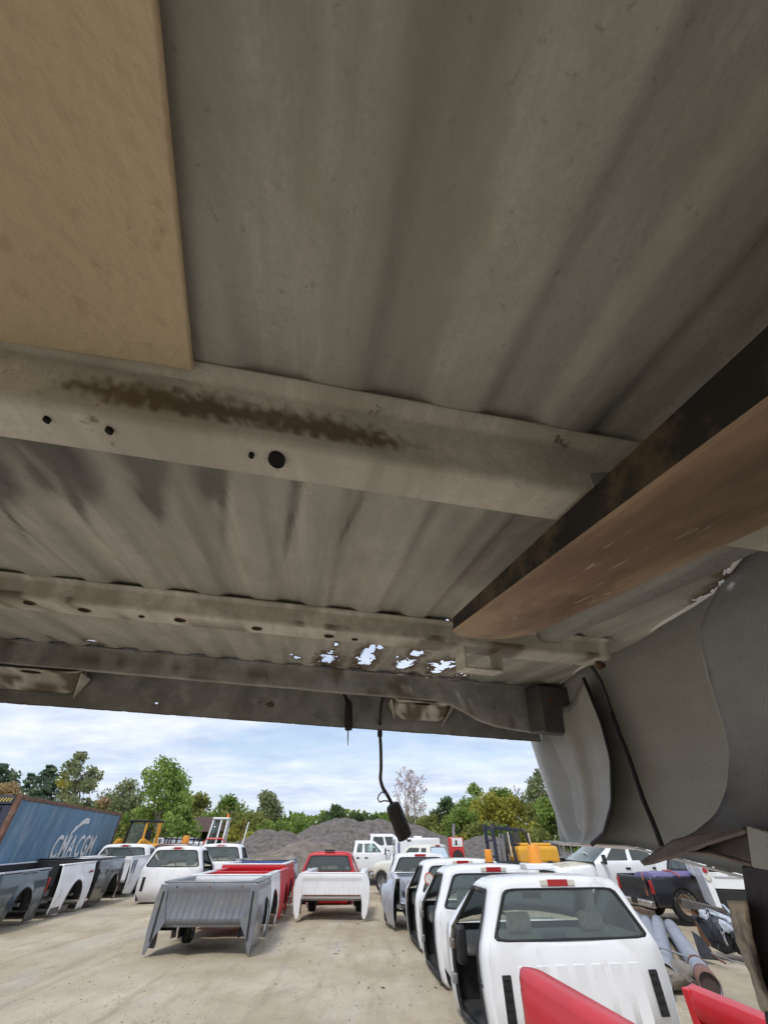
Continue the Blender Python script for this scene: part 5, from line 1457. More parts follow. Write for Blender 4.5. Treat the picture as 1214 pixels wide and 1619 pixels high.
# ================================================================== back row right: camper box, red burner, yellow forklift
rv = thing('camper_trailer', 'white boxy camper trailer with a roof vent behind the cream pickup', 'camper', (1.55, 27.2, 0), radians(4))
mb = MB(); mb.box((0, 0, .98), (2.25, 4, 1.1)); mb.build('body', WHITE, rv, bevel=.06, seg=3)
mb = MB(); mb.box((.1, -1.3, 1.56), (.4, .5, .09)); mb.build('roof_vent', WHITE, rv, bevel=.02)
mb = MB(); mb.box((-1.128, -1.2, 1.1), (.02, .5, .5)); mb.build('window', DGLASS, rv)
mb = MB(); mb.box((-.95, -2.004, 1.1), (.10, .01, .5)); mb.build('stripe_decal', mat('rv_stripe', (.10, .12, .2), .5), rv)
mb = MB(); mb.box((.25, -2.006, 1.05), (.9, .012, .8)); mb.build('rear_hatch', WHITE, rv, bevel=.004)
for sx in (-1, 1): wheel(rv, (sx * .95, .3, .33), .33, .22, STEEL, sx)
rm = thing('heater_unit', 'red machine with a round fan grille, white notice and steel stack pipe', 'heater', (3.1, 22.0, 0), radians(-4))
MR = paint('machine_red', (.55, .02, .02), .1)
mb = MB(); mb.box((0, 0, .98), (.62, .8, 1.16)); mb.build('housing', MR, rm, bevel=.03)
for sx in (-1, 1):
    mb = MB(); mb.box((sx * .3, -.36, .98), (.04, .06, 1.18)); mb.build('edge_trim', BLACK if sx < 0 else MR, rm)
mb = MB(); mb.lathe([(.23, -.415), (.23, -.44), (.20, -.445), (.17, -.42), (.0, -.41)], (.05, 0, .93), 'y', 28); mb.build('fan_ring', BLACK, rm)
for q in range(4):
    mb = MB(); mb.tube([Vector((.05 + (.05 + .045 * q) * cos(2 * pi * k / 20), -.435, .93 + (.05 + .045 * q) * sin(2 * pi * k / 20))) for k in range(21)], .007, 5); mb.build('grille_ring', mat('grille_grey', (.2, .1, .1), .5), rm)
mb = MB(); mb.box((.06, -.405, 1.40), (.44, .015, .28)); nt_ = mb.build('notice', mat('notice_white', (.72, .72, .72), .5), rm)
mb = MB(); mb.box((.02, -.414, 1.40), (.08, .006, .14)); mb.box((-.0, -.414, 1.32), (.14, .006, .03)); mb.build('notice_print', BLACK, nt_)
mb = MB(); mb.box((-.32, -.2, .75), (.08, .35, .4)); mb.build('amber_panel', AMBER, rm, bevel=.01)
mb = MB(); mb.tube([(-.02, .1, 1.5), (-.01, .1, 1.8), (.04, .08, 2.02)], .065, 12); mb.build('stack_pipe', STEEL, rm)
mb = MB(); mb.box((0, 0, .2), (.9, 1.2, .4)); mb.build('skid', BLACK, rm, bevel=.02)

yf = thing('forklift', 'yellow forklift with a dark mast and cage, right of the red machine', 'forklift', (6.15, 23.4, 0), radians(12))
DMAST = mat('mast_blue_black', (.025, .032, .055), .45, .2, .3, 6, dirt=(.2, .16, .12), dirt_amt=.25)
mb = MB(); mb.box((.75, 0, .95), (2.0, 1.15, .62)); mb.build('counterweight', YELLOW, yf, bevel=.14, seg=4)
mb = MB(); mb.box((.75, 0, 1.30), (1.5, .9, .12)); mb.build('bonnet', YELLOW, yf, bevel=.05)
mb = MB(); mb.box((.2, 0, .55), (3, 1.1, .4)); mb.build('chassis', BLACK, yf, bevel=.05)
for sy in (-.42, .42):
    mb = MB(); mb.bar((-1.25, sy, .2), (-1.3, sy, 2.02), .12, .16); mb.build('mast_rail', DMAST, yf, bevel=.01)
    mb = MB(); mb.bar((-.35, sy, .7), (-.5, sy, 1.98), .08, .09); mb.build('cage_post', DMAST, yf, bevel=.01)
    mb = MB(); mb.bar((.45, sy, 1.0), (.32, sy, 1.85), .08, .08); mb.build('cage_post', DMAST, yf, bevel=.01)
    mb = MB(); mb.bar((-1.3, sy, 1.92), (.36, sy, 1.80), .07, .08); mb.build('roof_rail', DMAST, yf, bevel=.01)
    mb = MB(); mb.tube([(-.75, sy * .4, .4), (-.72, sy * .4, 1.7)], .05, 8); mb.build('lift_ram', STEEL, yf)
    for x in (-.9, 1.2): wheel(yf, (x, sy * 1.3, .38), .38, .25, YELLOW, 1 if sy > 0 else -1)
for z in (.9, 1.45, 1.85):
    mb = MB(); mb.bar((-1.28, -.42, z), (-1.28, .42, z), .06, .08); mb.build('mast_crossbar', DMAST, yf)
for q in range(4):
    mb = MB(); mb.bar((-1.1 + q * .36, -.42, 1.90 - q * .02), (-1.1 + q * .36, .42, 1.90 - q * .02), .04, .04); mb.build('roof_bar', DMAST, yf)
mb = MB(); mb.box((-.05, .3, 1.35), (.75, .02, .75)); mb.build('rear_glass', DGLASS, yf)
mb = MB(); mb.box((.05, 0, 1.1), (.45, .5, .5)); mb.build('seat', BLACK, yf, bevel=.06)
mb = MB(); mb.bar((-.55, -.44, .9), (-.58, -.44, 1.75), .05, .05); mb.build('grab_bar', mat('bar_cream', (.6, .55, .42), .5), yf)
mb = MB(); mb.tube([(.52, -.3, 1.1), (.52, -.3, 1.7)], .04, 8); mb.build('exhaust', mat('bar_cream', (.6, .55, .42), .5), yf)
for k, (u, y, h) in enumerate([(868, 24.5, 1.35), (878, 24.2, 1.45), (890, 24.8, 1.4)]):
    p = Vector((D(u, 1350, y).x, y, 0))
    o = thing('steel_rack', ['grey steel rack of parts right of the yellow forklift', 'taller steel rack beside the dusty white bonnet', 'steel rack half hidden under the hanging bed side'][k], 'rack', p, .1 * k)
    for sx in (-.3, .3):
        for sy in (-.3, .3):
            mb = MB(); mb.bar((sx, sy, 0), (sx, sy, h), .05, .05); mb.build('upright', STEEL, o)
    for z in (.4, .85, h - .05):
        mb = MB(); mb.box((0, 0, z), (.62, .62, .05)); mb.build('shelf', STEEL, o)
    mb = MB(); mb.box((.02, 0, .62), (.4, .4, .38)); mb.build('parts_bin', BLACK, o, bevel=.03)

# ================================================================== right foreground
# red bed below the lens
rb_ = thing('pickup_bed', 'shiny red pickup bed in the right foreground, only its far corners in view', 'truck bed', (0, 0, 0))
def P3(x, y, z): return Vector((x, y, z))
AL = D(822, 1530, 4.55); BLn = D(990, 1632, 3.35)
AR_ = D(1096, 1556, 4.1); BR = D(1260, 1622, 3.45)
def side_panel(A, B_, out, name, profile):
    A = Vector(A); B_ = Vector(B_); d = (B_ - A); 
    n = Vector((-d.y, d.x, 0)).normalized() * out
    mb = MB()
    def fn(i, j):
        t = i / 20; o, dz = profile[j]
        p = A + d * t
        e = 0
        if i == 0: e = .03
        rr = 1
        if t < .06: rr = .6 + .4 * t / .06
        return p + n * (o * rr) + Vector((0, 0, dz)) + d.normalized() * ((.10 if out < 0 else .02) * (abs(dz) / .7) ** 1.5 * (1 - t))
    mb.grid(fn, 21, len(profile)); return mb.build(name, RED, rb_, solid=.012, ang=50)
side_panel(AL, BLn, -1, 'bedside', [(-.14, -.10), (-.14, -.02), (-.12, -.004), (-.04, 0), (.0, -.012), (.025, -.05), (.03, -.10), (.036, -.108), (.045, -.20), (.065, -.32), (.05, -.5), (.0, -.72)])
side_panel(AR_, BR, 1, 'bedside', [(.0, -.7), (.01, -.17), (-.01, -.145), (-.08, -.14), (-.10, -.12), (-.10, -.035), (-.085, -.01), (-.02, 0), (.03, -.02), (.05, -.12), (.06, -.3), (.02, -.7)])
dR = (BR - AR_); dR.z = 0; dR.normalize(); nR = Vector((-dR.y, dR.x, 0))
mb = MB(); mb.prism([AR_ - nR * .105 + Vector((0, 0, -.01)), AR_ + nR * .01 + Vector((0, 0, -.004)), AR_ + nR * .02 + Vector((0, 0, -.75)), AR_ - nR * .09 + Vector((0, 0, -.75))], -dR * .012, dR * .05); mb.build('corner_post', RED, rb_, bevel=.008)
mb = MB(); mb.prism([AR_ - nR * .0 + dR * .07 + Vector((0, 0, -.16)), AR_ - nR * .0 + dR * .14 + Vector((0, 0, -.16)), AR_ + dR * .14 + Vector((0, 0, -.74)), AR_ + dR * .07 + Vector((0, 0, -.74))], nR * .0, -nR * .05); mb.build('inner_stay', RED, rb_, bevel=.01)
mb = MB(); mid = (AL + BR) / 2
fl_ = [AL + Vector((.1, 0, -.5)), AR_ + Vector((-.1, 0, -.5)), BR + Vector((.5, -1.2, -.5)), BLn + Vector((.5, -1.2, -.5))]
mb.prism(fl_, (0, 0, 0), (0, 0, -.03)); mb.build('bed_floor', RED, rb_)
mb = MB(); mb.prism([(AL + Vector((.2, -.3, -.53))), AR_ + Vector((-.2, -.3, -.53)), BR + Vector((.4, -1, -.53)), BLn + Vector((.4, -1, -.53))], (0, 0, 0), (0, 0, -.2)); mb.build('stand', BLACK, rb_)
rb_['label'] = 'shiny red pickup bed in the right foreground, only its corners in view'

# steel pipes
def pipe(label, a, b, r, rustend=0):
    a = Vector(a); b = Vector(b)
    o = thing('steel_pipe', label, 'pipe', (a.x, a.y, 0), 0, 'grey steel pipes lying on the yard')
    A = a - Vector((a.x, a.y, 0)); B_ = b - Vector((a.x, a.y, 0)); d = (B_ - A).normalized()
    mb = MB(); L_ = (B_ - A).length
    mb.tube([A + d * (L_ * q / 10) for q in range(11)], r, 20, cap=False); mb.build('barrel', PIPE, o, solid=.012, soff=-1)
    if rustend:
        mb = MB(); mb.tube([A - d * .02, A + d * rustend * .5, A + d * rustend], r * 1.012, 20, cap=False); mb.build('rusty_end', mat('pipe_rust', (.20, .10, .075), .8, 0, .3, 8), o, solid=.006, soff=-1)
    return o, A, d
def gp(u, v, r): 
    p = G(u, v, r); return p
pr_ = .125
p1, _, _ = pipe('grey steel pipe nearest the white cab, leftmost of the four', gp(1028, 1530, pr_), gp(1006, 1452, pr_), pr_)
p2, _, _ = pipe('grey steel pipe between the leftmost one and the open-ended one', gp(1044, 1552, pr_), gp(1021, 1459, pr_), pr_)
p3, A3, d3 = pipe('open-ended grey steel pipe lying against the wood chunk', gp(1055, 1543, pr_), gp(1040, 1459, pr_), pr_)
p4, A4, d4 = pipe('rightmost grey steel pipe with a brown coated end', gp(1122, 1558, pr_), gp(1060, 1466, pr_), pr_, .42)
mb = MB(); mb.tube([A4 + d4 * .86, A4 + d4 * .93], pr_ * 1.04, 18, cap=False); mb.build('rust_band', RUST, p4, solid=.008)
mb = MB()
q0 = G(1018, 1503, .2); q1 = G(1046, 1499, .30); q2 = G(1072, 1508, .27); q3 = G(1088, 1514, .25)
mb.tube([q0, q1, q2, q3], .012, 7); tag(mb.build('tie_rod', STEEL), 'thin steel rod lying across the grey pipes', 'rod')
mb = MB(); mb.lathe([(0, 0), (pr_ * .98, 0)], (0, 0, 0), 'z', 20); Mq = d4.to_track_quat('Z', 'Y').to_matrix(); mb.v = [tuple(A4 + d4 * .03 + Mq @ Vector(p)) for p in mb.v]; mb.build('end_cap', mat('cap_dark', (.06, .04, .035), .8), p4)
# wood chunk
lg = thing('wood_chunk', 'rough grey wood chunk at the near end of the pipes', 'wood', G(1072, 1560), .5)
mb = MB()
def lgp(i, j):
    a = 2 * pi * j / 16; x = -.36 + .72 * i / 10
    r = .125 + .03 * fbm((x * 5, cos(a) * 2, sin(a) * 2), 4) - .05 * (abs(i - 5) / 5) ** 6
    return Vector((x, r * cos(a) * 1.3, .11 + r * sin(a) * .95))
mb.grid(lgp, 11, 17); mb.add([lgp(0, j) for j in range(16)], [tuple(range(16))]); mb.add([lgp(10, j) for j in range(16)], [tuple(range(16))])
mb.build('log', mat('grey_wood', (.24, .215, .18), .95, 0, .45, 7, bump=1, bscale=14, stretch=(.4, 1, 1), dirt=(.06, .05, .04), dirt_amt=.35, dscale=5), lg, ang=60)
mb = MB()
for q in range(6):
    a = rs.random() * 6
    mb = MB(); mb.bar((-.25 + .1 * q, .1 * cos(a), .18), (-.1 + .12 * q, .25 * cos(a), .02 + .1 * rs.random()), .03, .012); mb.build('splinter', WOOD, lg)

# dark pickup rear with chrome bumper
dp = pickup('old dark navy pickup tail with chrome bumper and purple tarp, right side', 8.08, 14.08, -84, NAVYP, W=.95, H=1.22, zc=.42, L=1.5, bed=1.9, wr=.42, rims=mat('rim_cream', (.35, .28, .2), .6, 0, .3, 6, dirt=(.1, .06, .04), dirt_amt=.5), mirror=())
dp.scale = (.78, .78, .78)
mb = MB(); mb.box((0, -2.00, .86), (1.5, .012, .20)); mb.build('tailgate_recess', BLACK, dp, bevel=.003)
mb = MB(); mb.box((.05, -2.15, .47), (.30, .03, .16)); mb.build('number_plate_mount', BLACK, dp, bevel=.01)
mb = MB(); mb.tube([(.62, -1.9, 1.13), (.64, -1.99, 1.12), (.64, -2.0, .6)], .012, 6); mb.build('orange_strap', mat('strap_orange', (.55, .16, .04), .7), dp)
mb = MB(); mb.bar((-.8, -2.35, .26), (.95, -2.2, .24), .16, .12); mb.build('tow_beam', mat('brown_beam', (.12, .085, .06), .8, 0, .4, 6), dp, bevel=.01)
tp = thing('tarp_bundle', 'purple tarp bundle lying on the dark navy pickup bed', 'tarp', (7.45, 13.75, .80), radians(6))
mb = MB()
mb.grid(lambda i, j: Vector((-.75 + 1.5 * i / 20, -.42 + .84 * j / 10, .02 + .07 * (sin(pi * j / 10) ** .4) + .02 * fbm((i * .4, j * .5, 2), 3) - (.12 if i in (0, 20) else 0))), 21, 11); mb.build('sheet', PURPLE, tp, solid=.01)
mb = MB(); mb.tube([(.0, -.44, .0), (-.03, -.40, .06), (-.05, -.2, .11), (-.06, .1, .11)], .014, 6); mb.build('strap', mat('strap_red', (.5, .08, .04), .7), tp)
ws = thing('panel_stack', 'white sheet panel leaning between the crew cab and the service truck', 'panel', (9.0, 15.9, 0), radians(-4))
mb = MB(); mb.box((0, 0, .62), (1.3, .06, 1.1), Matrix.Rotation(-.1, 3, 'X')); mb.build('sheet', WHITE, ws, bevel=.01)
mb = MB(); mb.box((.02, .12, .55), (1.2, .05, 1.0), Matrix.Rotation(-.1, 3, 'X')); mb.build('back_sheet', mat('panel_grey', (.5, .5, .52), .6), ws, bevel=.01)

# white service truck body, rear end towards the lens
sv = thing('service_truck', 'white service truck body with round red lamps and dark tailgate opening, far right', 'service truck', (7.42, 11.3, 0), radians(-24))
for sx in (-1, 1):
    mb = MB(); mb.prism([Vector((sx * .46, 0, .42)), Vector((sx * .36, 0, .42)), Vector((sx * .34, 0, 1.2)), Vector((sx * .48, 0, 1.2))], (0, 0, 0), (0, 1.4, 0)); f_ = mb.build('side_box', WHITE, sv, bevel=.012)
    for z in (1.03, .90):
        mb = MB(); mb.lathe([(.045, 0), (.045, -.014), (.036, -.022), (0, -.024)], (sx * .41, 0, z), 'y', 18); mb.build('round_lamp', REDLENS if z > 1 else CLEARLENS, f_)
        mb = MB(); mb.tube([Vector((sx * .41 + .05 * cos(2 * pi * q / 18), -.01, z + .05 * sin(2 * pi * q / 18))) for q in range(19)], .006, 5); mb.build('lamp_ring', CHROME, f_)
mb = MB(); mb.box((0, .05, .87), (.70, .04, .26)); tg_ = mb.build('tailgate', WHITE, sv, bevel=.01)
mb = MB(); mb.box((0, .018, .93), (.56, .02, .02)); mb.build('gate_crease', mat('panel_grey', (.5, .5, .52)), tg_, bevel=.004)
mb = MB(); mb.box((.03, .02, .955), (.10, .02, .03)); mb.build('gate_handle', CHROME, tg_, bevel=.004)
mb = MB(); mb.box((0, .14, 1.10), (.68, .10, .19)); mb.build('dark_opening', BLACK, sv)
mb = MB(); mb.box((-.22, .05, 1.10), (.05, .05, .09)); mb.build('spare_lamp', CLEARLENS, sv, bevel=.01)
mb = MB(); mb.box((0, .7, 1.19), (.72, 1.38, .03)); mb.build('deck', WHITE, sv)
mb = MB(); mb.box((0, .3, .58), (.72, .5, .30)); mb.build('under_body', BLACK, sv, bevel=.02)
mb = MB(); mb.box((-.05, 1.8, 1.08), (.9, .9, .5)); cb_ = mb.build('cab', WHITE, sv, bevel=.08, seg=3)
mb = MB(); mb.box((-.05, 1.345, 1.16), (.6, .02, .2)); mb.build('cab_window', DGLASS, cb_)
for sx in (-1, 1):
    wheel(sv, (sx * .36, .75, .33), .33, .2, STEEL, sx)
# beam and wreckage in front of it
bm_ = thing('steel_beam', 'weathered dark beam lying across the wreckage under the service truck', 'beam', (6.38, 10.8, 0))
mb = MB(); mb.bar((-.30, .25, .57), (.32, -.45, .44), .13, .12); mb.build('beam', mat('beam_grey', (.085, .075, .07), .8, 0, .35, 6, bump=.3, dirt=(.2, .13, .08), dirt_amt=.3), bm_, bevel=.008)
mb = MB(); mb.bar((-.2, .12, 0), (-.2, .14, .5), .08, .08); mb.build('prop', RUST, bm_); mb = MB(); mb.bar((.25, -.36, 0), (.25, -.36, .4), .08, .08); mb.build('prop', RUST, bm_)
wk = thing('wrecked_front_end', 'broken truck front end of dark metal and pale plastic pieces beside the pipes', 'wreck', G(1150, 1512), .3)
PALE = mat('pale_plastic', (.42, .46, .52), .4, 0, .2, 5, dirt=(.1, .1, .11), dirt_amt=.35)
DARKM = mat('dark_metal', (.035, .037, .045), .5, .3, .4, 8, dirt=(.2, .19, .18), dirt_amt=.25)
rs = random.Random(4)
def lump(name, c, d, rot, m, bev=.02):
    mb = MB(); R_ = Matrix.Rotation(rot[0], 3, 'X') @ Matrix.Rotation(rot[1], 3, 'Y') @ Matrix.Rotation(rot[2], 3, 'Z')
    def fn(i, j):
        a = 2 * pi * j / 14; z = -1 + 2 * i / 8
        k = (1 - abs(z) ** 4) ** .5 * (1 + .35 * fbm((cos(a) * 1.2 + c[0] * 9, sin(a) * 1.2, z + c[1] * 7), 3))
        sq = (abs(cos(a)) ** 4 + abs(sin(a)) ** 4) ** -.25
        return R_ @ Vector((d[0] / 2 * cos(a) * sq * k, d[1] / 2 * sin(a) * sq * k, d[2] / 2 * z)) + Vector(c)
    mb.grid(fn, 9, 15); return mb.build(name, m, wk, ang=28)
lump('engine_block', (0, 0, .27), (.42, .4, .5), (0, .1, .2), DARKM)
lump('battery_box', (-.12, -.12, .30), (.22, .2, .32), (.1, .2, .1), DARKM)
lump('liner', (.12, -.24, .2), (.34, .1, .34), (.2, -.1, .3), RUBBER)
lump('radiator_shroud', (.1, .02, .5), (.45, .12, .10), (.1, .3, .2), PALE)
lump('washer_bottle', (-.1, .05, .50), (.20, .16, .14), (.2, .1, .2), PALE)
lump('bracket_plate', (-.22, .12, .44), (.20, .05, .10), (.3, .3, 0), DARKM)
for q in range(3):
    mb = MB(); x = .24 + .03 * q
    mb.prism([Vector((x, -.1, .62 - .06 * q)), Vector((x + .05, -.1, .62 - .06 * q)), Vector((x + .20, -.42, .10)), Vector((x + .13, -.42, .10))], (0, 0, 0), (.01, .05, .02)); mb.build('trim_strip', PALE if q != 1 else DARKM, wk, bevel=.006)
lump('headlight_shell', (-.05, -.22, .38), (.2, .12, .16), (.3, .4, 0), PALE)
lump('inner_fender', (.20, .1, .34), (.12, .5, .42), (.1, -.2, .1), PALE)
for q in range(6):
    a = Vector((rs.uniform(-.3, .2), rs.uniform(-.25, .1), rs.uniform(.2, .55))); pts_ = [a]
    for _ in range(4): pts_.append(pts_[-1] + Vector((rs.uniform(-.1, .1), rs.uniform(-.08, .05), rs.uniform(-.12, .08))))
    for p in pts_: p.z = max(.02, p.z)
    mb = MB(); mb.tube(pts_, rs.uniform(.008, .02), 7); mb.build('hose', RUBBER if q % 2 else STEEL, wk)
lump('tyre_piece', (.45, -.3, .12), (.5, .2, .24), (.0, .1, .5), RUBBER)
fp_ = thing('metal_flap', 'bent dark sheet metal with thin rods on the ground beside the coated pipe', 'scrap', G(1122, 1520), 0)
mb = MB(); mb.prism([Vector((-.12, .05, .02)), Vector((.10, -.08, .02)), Vector((.02, .02, .26)), Vector((-.08, .10, .34))], (0, 0, 0), (.008, .012, 0)); mb.build('sheet', DARKM, fp_, bevel=.003)
mb = MB(); mb.tube([(.05, -.02, .10), (.22, -.28, .05), (.38, -.52, .02)], .009, 6); mb.build('rod', STEEL, fp_)
mb = MB(); mb.tube([(.06, -.05, .08), (.06, -.18, .04), (.10, -.26, .02)], .012, 6); mb.build('rod', RUST, fp_)
mb = MB(); mb.tube([(.38, -.52, .02), (.30, -.60, .02), (.22, -.60, .02)], .012, 6); mb.build('rod_hook', RUST, fp_)
# ================================================================== trees
def leafmat(name, a, b_, c_):
    m = bpy.data.materials.new(name); m.use_nodes = True
    t = m.node_tree; t.nodes.clear()
    o = t.nodes.new('ShaderNodeOutputMaterial'); mx = t.nodes.new('ShaderNodeMixShader'); mx.inputs[0].default_value = .45
    d = t.nodes.new('ShaderNodeBsdfDiffuse'); tr = t.nodes.new('ShaderNodeBsdfTranslucent')
    g = t.nodes.new('ShaderNodeNewGeometry'); c = t.nodes.new('ShaderNodeTexCoord')
    n = t.nodes.new('ShaderNodeTexNoise'); n.inputs['Scale'].default_value = .7; n.inputs['Detail'].default_value = 5
    t.links.new(c.outputs['Object'], n.inputs['Vector'])
    ad = t.nodes.new('ShaderNodeMath'); ad.operation = 'MULTIPLY_ADD'; ad.inputs[1].default_value = .45
    t.links.new(g.outputs['Random Per Island'], ad.inputs[0])
    sb = t.nodes.new('ShaderNodeMath'); sb.operation = 'SUBTRACT'; sb.inputs[1].default_value = .22
    t.links.new(n.outputs['Fac'], sb.inputs[0]); t.links.new(sb.outputs[0], ad.inputs[2])
    r = t.nodes.new('ShaderNodeValToRGB'); r.color_ramp.elements[0].position = .2; r.color_ramp.elements[0].color = (*a, 1)
    r.color_ramp.elements[1].position = .8; r.color_ramp.elements[1].color = (*c_, 1)
    e = r.color_ramp.elements.new(.5); e.color = (*b_, 1)
    t.links.new(ad.outputs[0], r.inputs[0])
    t.links.new(r.outputs[0], d.inputs[0]); t.links.new(r.outputs[0], tr.inputs[0])
    t.links.new(d.outputs[0], mx.inputs[1]); t.links.new(tr.outputs[0], mx.inputs[2]); t.links.new(mx.outputs[0], o.inputs[0])
    return m
LM = {
 'green': leafmat('leaf_green', (0.104, 0.162, 0.042), (0.201, 0.290, 0.072), (0.329, 0.418, 0.108)),
 'bright': leafmat('leaf_bright', (0.134, 0.203, 0.054), (0.244, 0.348, 0.090), (0.378, 0.487, 0.144)),
 'olive': leafmat('leaf_olive', (0.140, 0.162, 0.054), (0.256, 0.273, 0.084), (0.390, 0.394, 0.132)),
 'yellow': leafmat('leaf_yellow', (0.183, 0.197, 0.048), (0.354, 0.348, 0.072), (0.549, 0.499, 0.108)),
 'autumn': leafmat('leaf_autumn', (0.220, 0.162, 0.084), (0.415, 0.302, 0.156), (0.561, 0.418, 0.240)),
 'dark': leafmat('leaf_dark', (0.061, 0.099, 0.048), (0.116, 0.174, 0.072), (0.183, 0.244, 0.102)),
 'pine': leafmat('leaf_pine', (0.067, 0.116, 0.078), (0.134, 0.191, 0.120), (0.207, 0.267, 0.156)),
 'greygreen': leafmat('leaf_greygreen', (0.152, 0.186, 0.096), (0.268, 0.302, 0.150), (0.378, 0.394, 0.216)),
 'pinkish': leafmat('leaf_pinkish', (0.415, 0.336, 0.324), (0.561, 0.464, 0.444), (0.683, 0.568, 0.540)),
}
BARK = mat('bark', (.16, .13, .105), .95, 0, .35, 4)
BARKP = mat('bark_pale', (.30, .27, .24), .95, 0, .3, 4)
def px_per_m(u, v, y):
    a = D(u, v, y); b = D(u + 10, v, y); return 10 / abs(b.x - a.x)
def add_leaf(mb, p, s, rs):
    n = Vector((rs.gauss(0, 1), rs.gauss(0, 1), rs.gauss(0, 1) + .4)).normalized()
    x = n.orthogonal().normalized(); x = (Matrix.Rotation(rs.random() * 6.28, 3, n) @ x); y = n.cross(x)
    x *= s; y *= s * .62
    mb.add([p - x, p - y * .9, p + x * 1.1, p + y], [(0, 1, 2, 3)])
def limb(mb, a, b, r0, r1, rs, bend=.08):
    a = Vector(a); b = Vector(b); L = (b - a).length
    pts = [a.lerp(b, q / 5) + Vector((rs.uniform(-1, 1), rs.uniform(-1, 1), 0)) * L * bend * (q / 5) * (1 if 0 < q < 5 else 0) for q in range(6)]
    mb.tube(pts, [r0 + (r1 - r0) * q / 5 for q in range(6)], 7, cap=False)
    return pts
def tree(name, label, u, vtop, y, wpx, leaf, seed, kind='broad', group='trees around the yard', base_frac=.28, dens=1.0, leaf_s=.145, cat='tree', bark=None):
    rs = random.Random(seed)
    k = px_per_m(u, vtop, y)
    top = D(u, vtop, y); x = D(u, 1330, y).x
    H = top.z; Wd = wpx * (1.25 if kind in ('broad', 'bush') else 1.15) / k
    lean = top.x - x
    t_ = thing(name, label, cat, (x, y, 0), 0, group)
    tb = MB(); cb_ = MB()
    bark = bark or BARK
    if kind == 'broad':
        zb = H * base_frac; ch = H - zb
        nl = max(7, int(10 + Wd * 1.6))
        tr = max(.07, H * .017)
        tp = limb(tb, (0, 0, -.1), (0, 0, zb + ch * .62), tr, tr * .35, rs, .05)
        lobes = []
        for q in range(nl):
            zt = rs.random() ** .8; z = zb + ch * (.12 + .80 * zt)
            prof = sin(pi * min(1, .18 + .78 * zt)) ** .7
            a = rs.random() * 6.283; rr = Wd / 2 * prof * (.35 + .55 * rs.random())
            lr = Wd * rs.uniform(.11, .21) * (.75 + .4 * prof)
            lobes.append((Vector((rr * cos(a), rr * sin(a), z)), lr))
        lobes.append((Vector((0, 0, H - Wd * .12)), Wd * .14))
        for c, lr in lobes:
            s_ = tp[rs.randint(2, 5)]
            limb(tb, s_, c, tr * .35, tr * .08, rs, .12)
            n = int(150 * dens * (lr / .8) ** 1.7 * (.21 / leaf_s) ** 1.5) + 30
            for _ in range(n):
                d = Vector((rs.gauss(0, 1), rs.gauss(0, 1), rs.gauss(0, 1))).normalized() * lr * (.3 + .95 * rs.random() ** .75)
                d.z *= .8
                add_leaf(cb_, c + d, leaf_s * rs.uniform(.6, 1.3), rs)
    elif kind == 'conifer':
        tr = H * .016
        limb(tb, (0, 0, -.1), (0, 0, H * .98), tr, tr * .1, rs, .01)
        nw = int(H * 2.2)
        for q in range(nw):
            f = q / nw; z = H * (.18 + .82 * f); R = Wd / 2 * (1 - f) ** .8 * rs.uniform(.7, 1.15) + .1
            for b in range(6):
                a = rs.random() * 6.28
                end = Vector((R * cos(a), R * sin(a), z + R * .12 * rs.uniform(-.5, 1.2)))
                limb(tb, (0, 0, z - R * .1), end, .03, .008, rs, .03)
                for _ in range(int(26 * dens)):
                    t = rs.random() ** .6
                    p = Vector((0, 0, z - R * .1)).lerp(end, t) + Vector((rs.gauss(0, 1), rs.gauss(0, 1), rs.gauss(0, .6))) * R * .12
                    add_leaf(cb_, p, leaf_s * rs.uniform(.5, 1.1), rs)
    elif kind == 'bare':
        tr = H * .010
        def rec(a, d, L, r, lv):
            b = a + d * L
            limb(tb, a, b, max(r, .012), max(r * .6, .010), rs, .06)
            if lv == 0:
                for _ in range(int(2.2 * dens)):
                    add_leaf(cb_, b + Vector((rs.gauss(0, 1), rs.gauss(0, 1), rs.gauss(0, 1))) * L * .5, leaf_s * rs.uniform(.35, .8), rs)
                return
            for q in range(3 if lv > 1 else 4):
                ax = Vector((rs.gauss(0, 1), rs.gauss(0, 1), 0)).normalized()
                nd = (Matrix.Rotation(rs.uniform(.25, .7), 3, ax) @ d + Vector((0, 0, .25))).normalized()
                rec(a.lerp(b, rs.uniform(.55, 1)), nd, L * rs.uniform(.55, .8), r * .55, lv - 1)
        limb(tb, (0, 0, -.1), (0, 0, H * .75), tr, tr * .4, rs, .02)
        for q in range(20):
            z = H * (.25 + .55 * q / 20); a = q * 2.4 + rs.random()
            d = Vector((cos(a) * .7, sin(a) * .7, .75)).normalized()
            rec(Vector((0, 0, z)), d, Wd * .30 * (1 - .5 * q / 20), tr * .35, 2)
    elif kind == 'bush':
        tb.tube([(0, 0, -.1), (.02, 0, H * .3), (0, .05, H * .6)], [.06, .04, .02], 6)
        nl = int(6 + Wd * 2)
        for q in range(nl):
            a = rs.random() * 6.28; rr = Wd * .42 * sqrt(rs.random()); z = H * (.2 + .62 * rs.random() * (1 - .5 * (rr / (Wd * .5)) ** 2)); lr = min(H * .3, Wd * .3) * rs.uniform(.6, 1.1)
            c = Vector((rr * cos(a), rr * sin(a) * .7, z))
            limb(tb, (0, 0, H * .15), c, .03, .01, rs, .1)
            for _ in range(int(150 * dens * (lr / .8) ** 1.7 * (.21 / leaf_s) ** 1.5) + 30):
                d = Vector((rs.gauss(0, 1), rs.gauss(0, 1), rs.gauss(0, 1))).normalized() * lr * (.3 + .95 * rs.random() ** .75)
                p = c + d; p.z = max(.05, p.z)
                add_leaf(cb_, p, leaf_s * rs.uniform(.6, 1.3), rs)
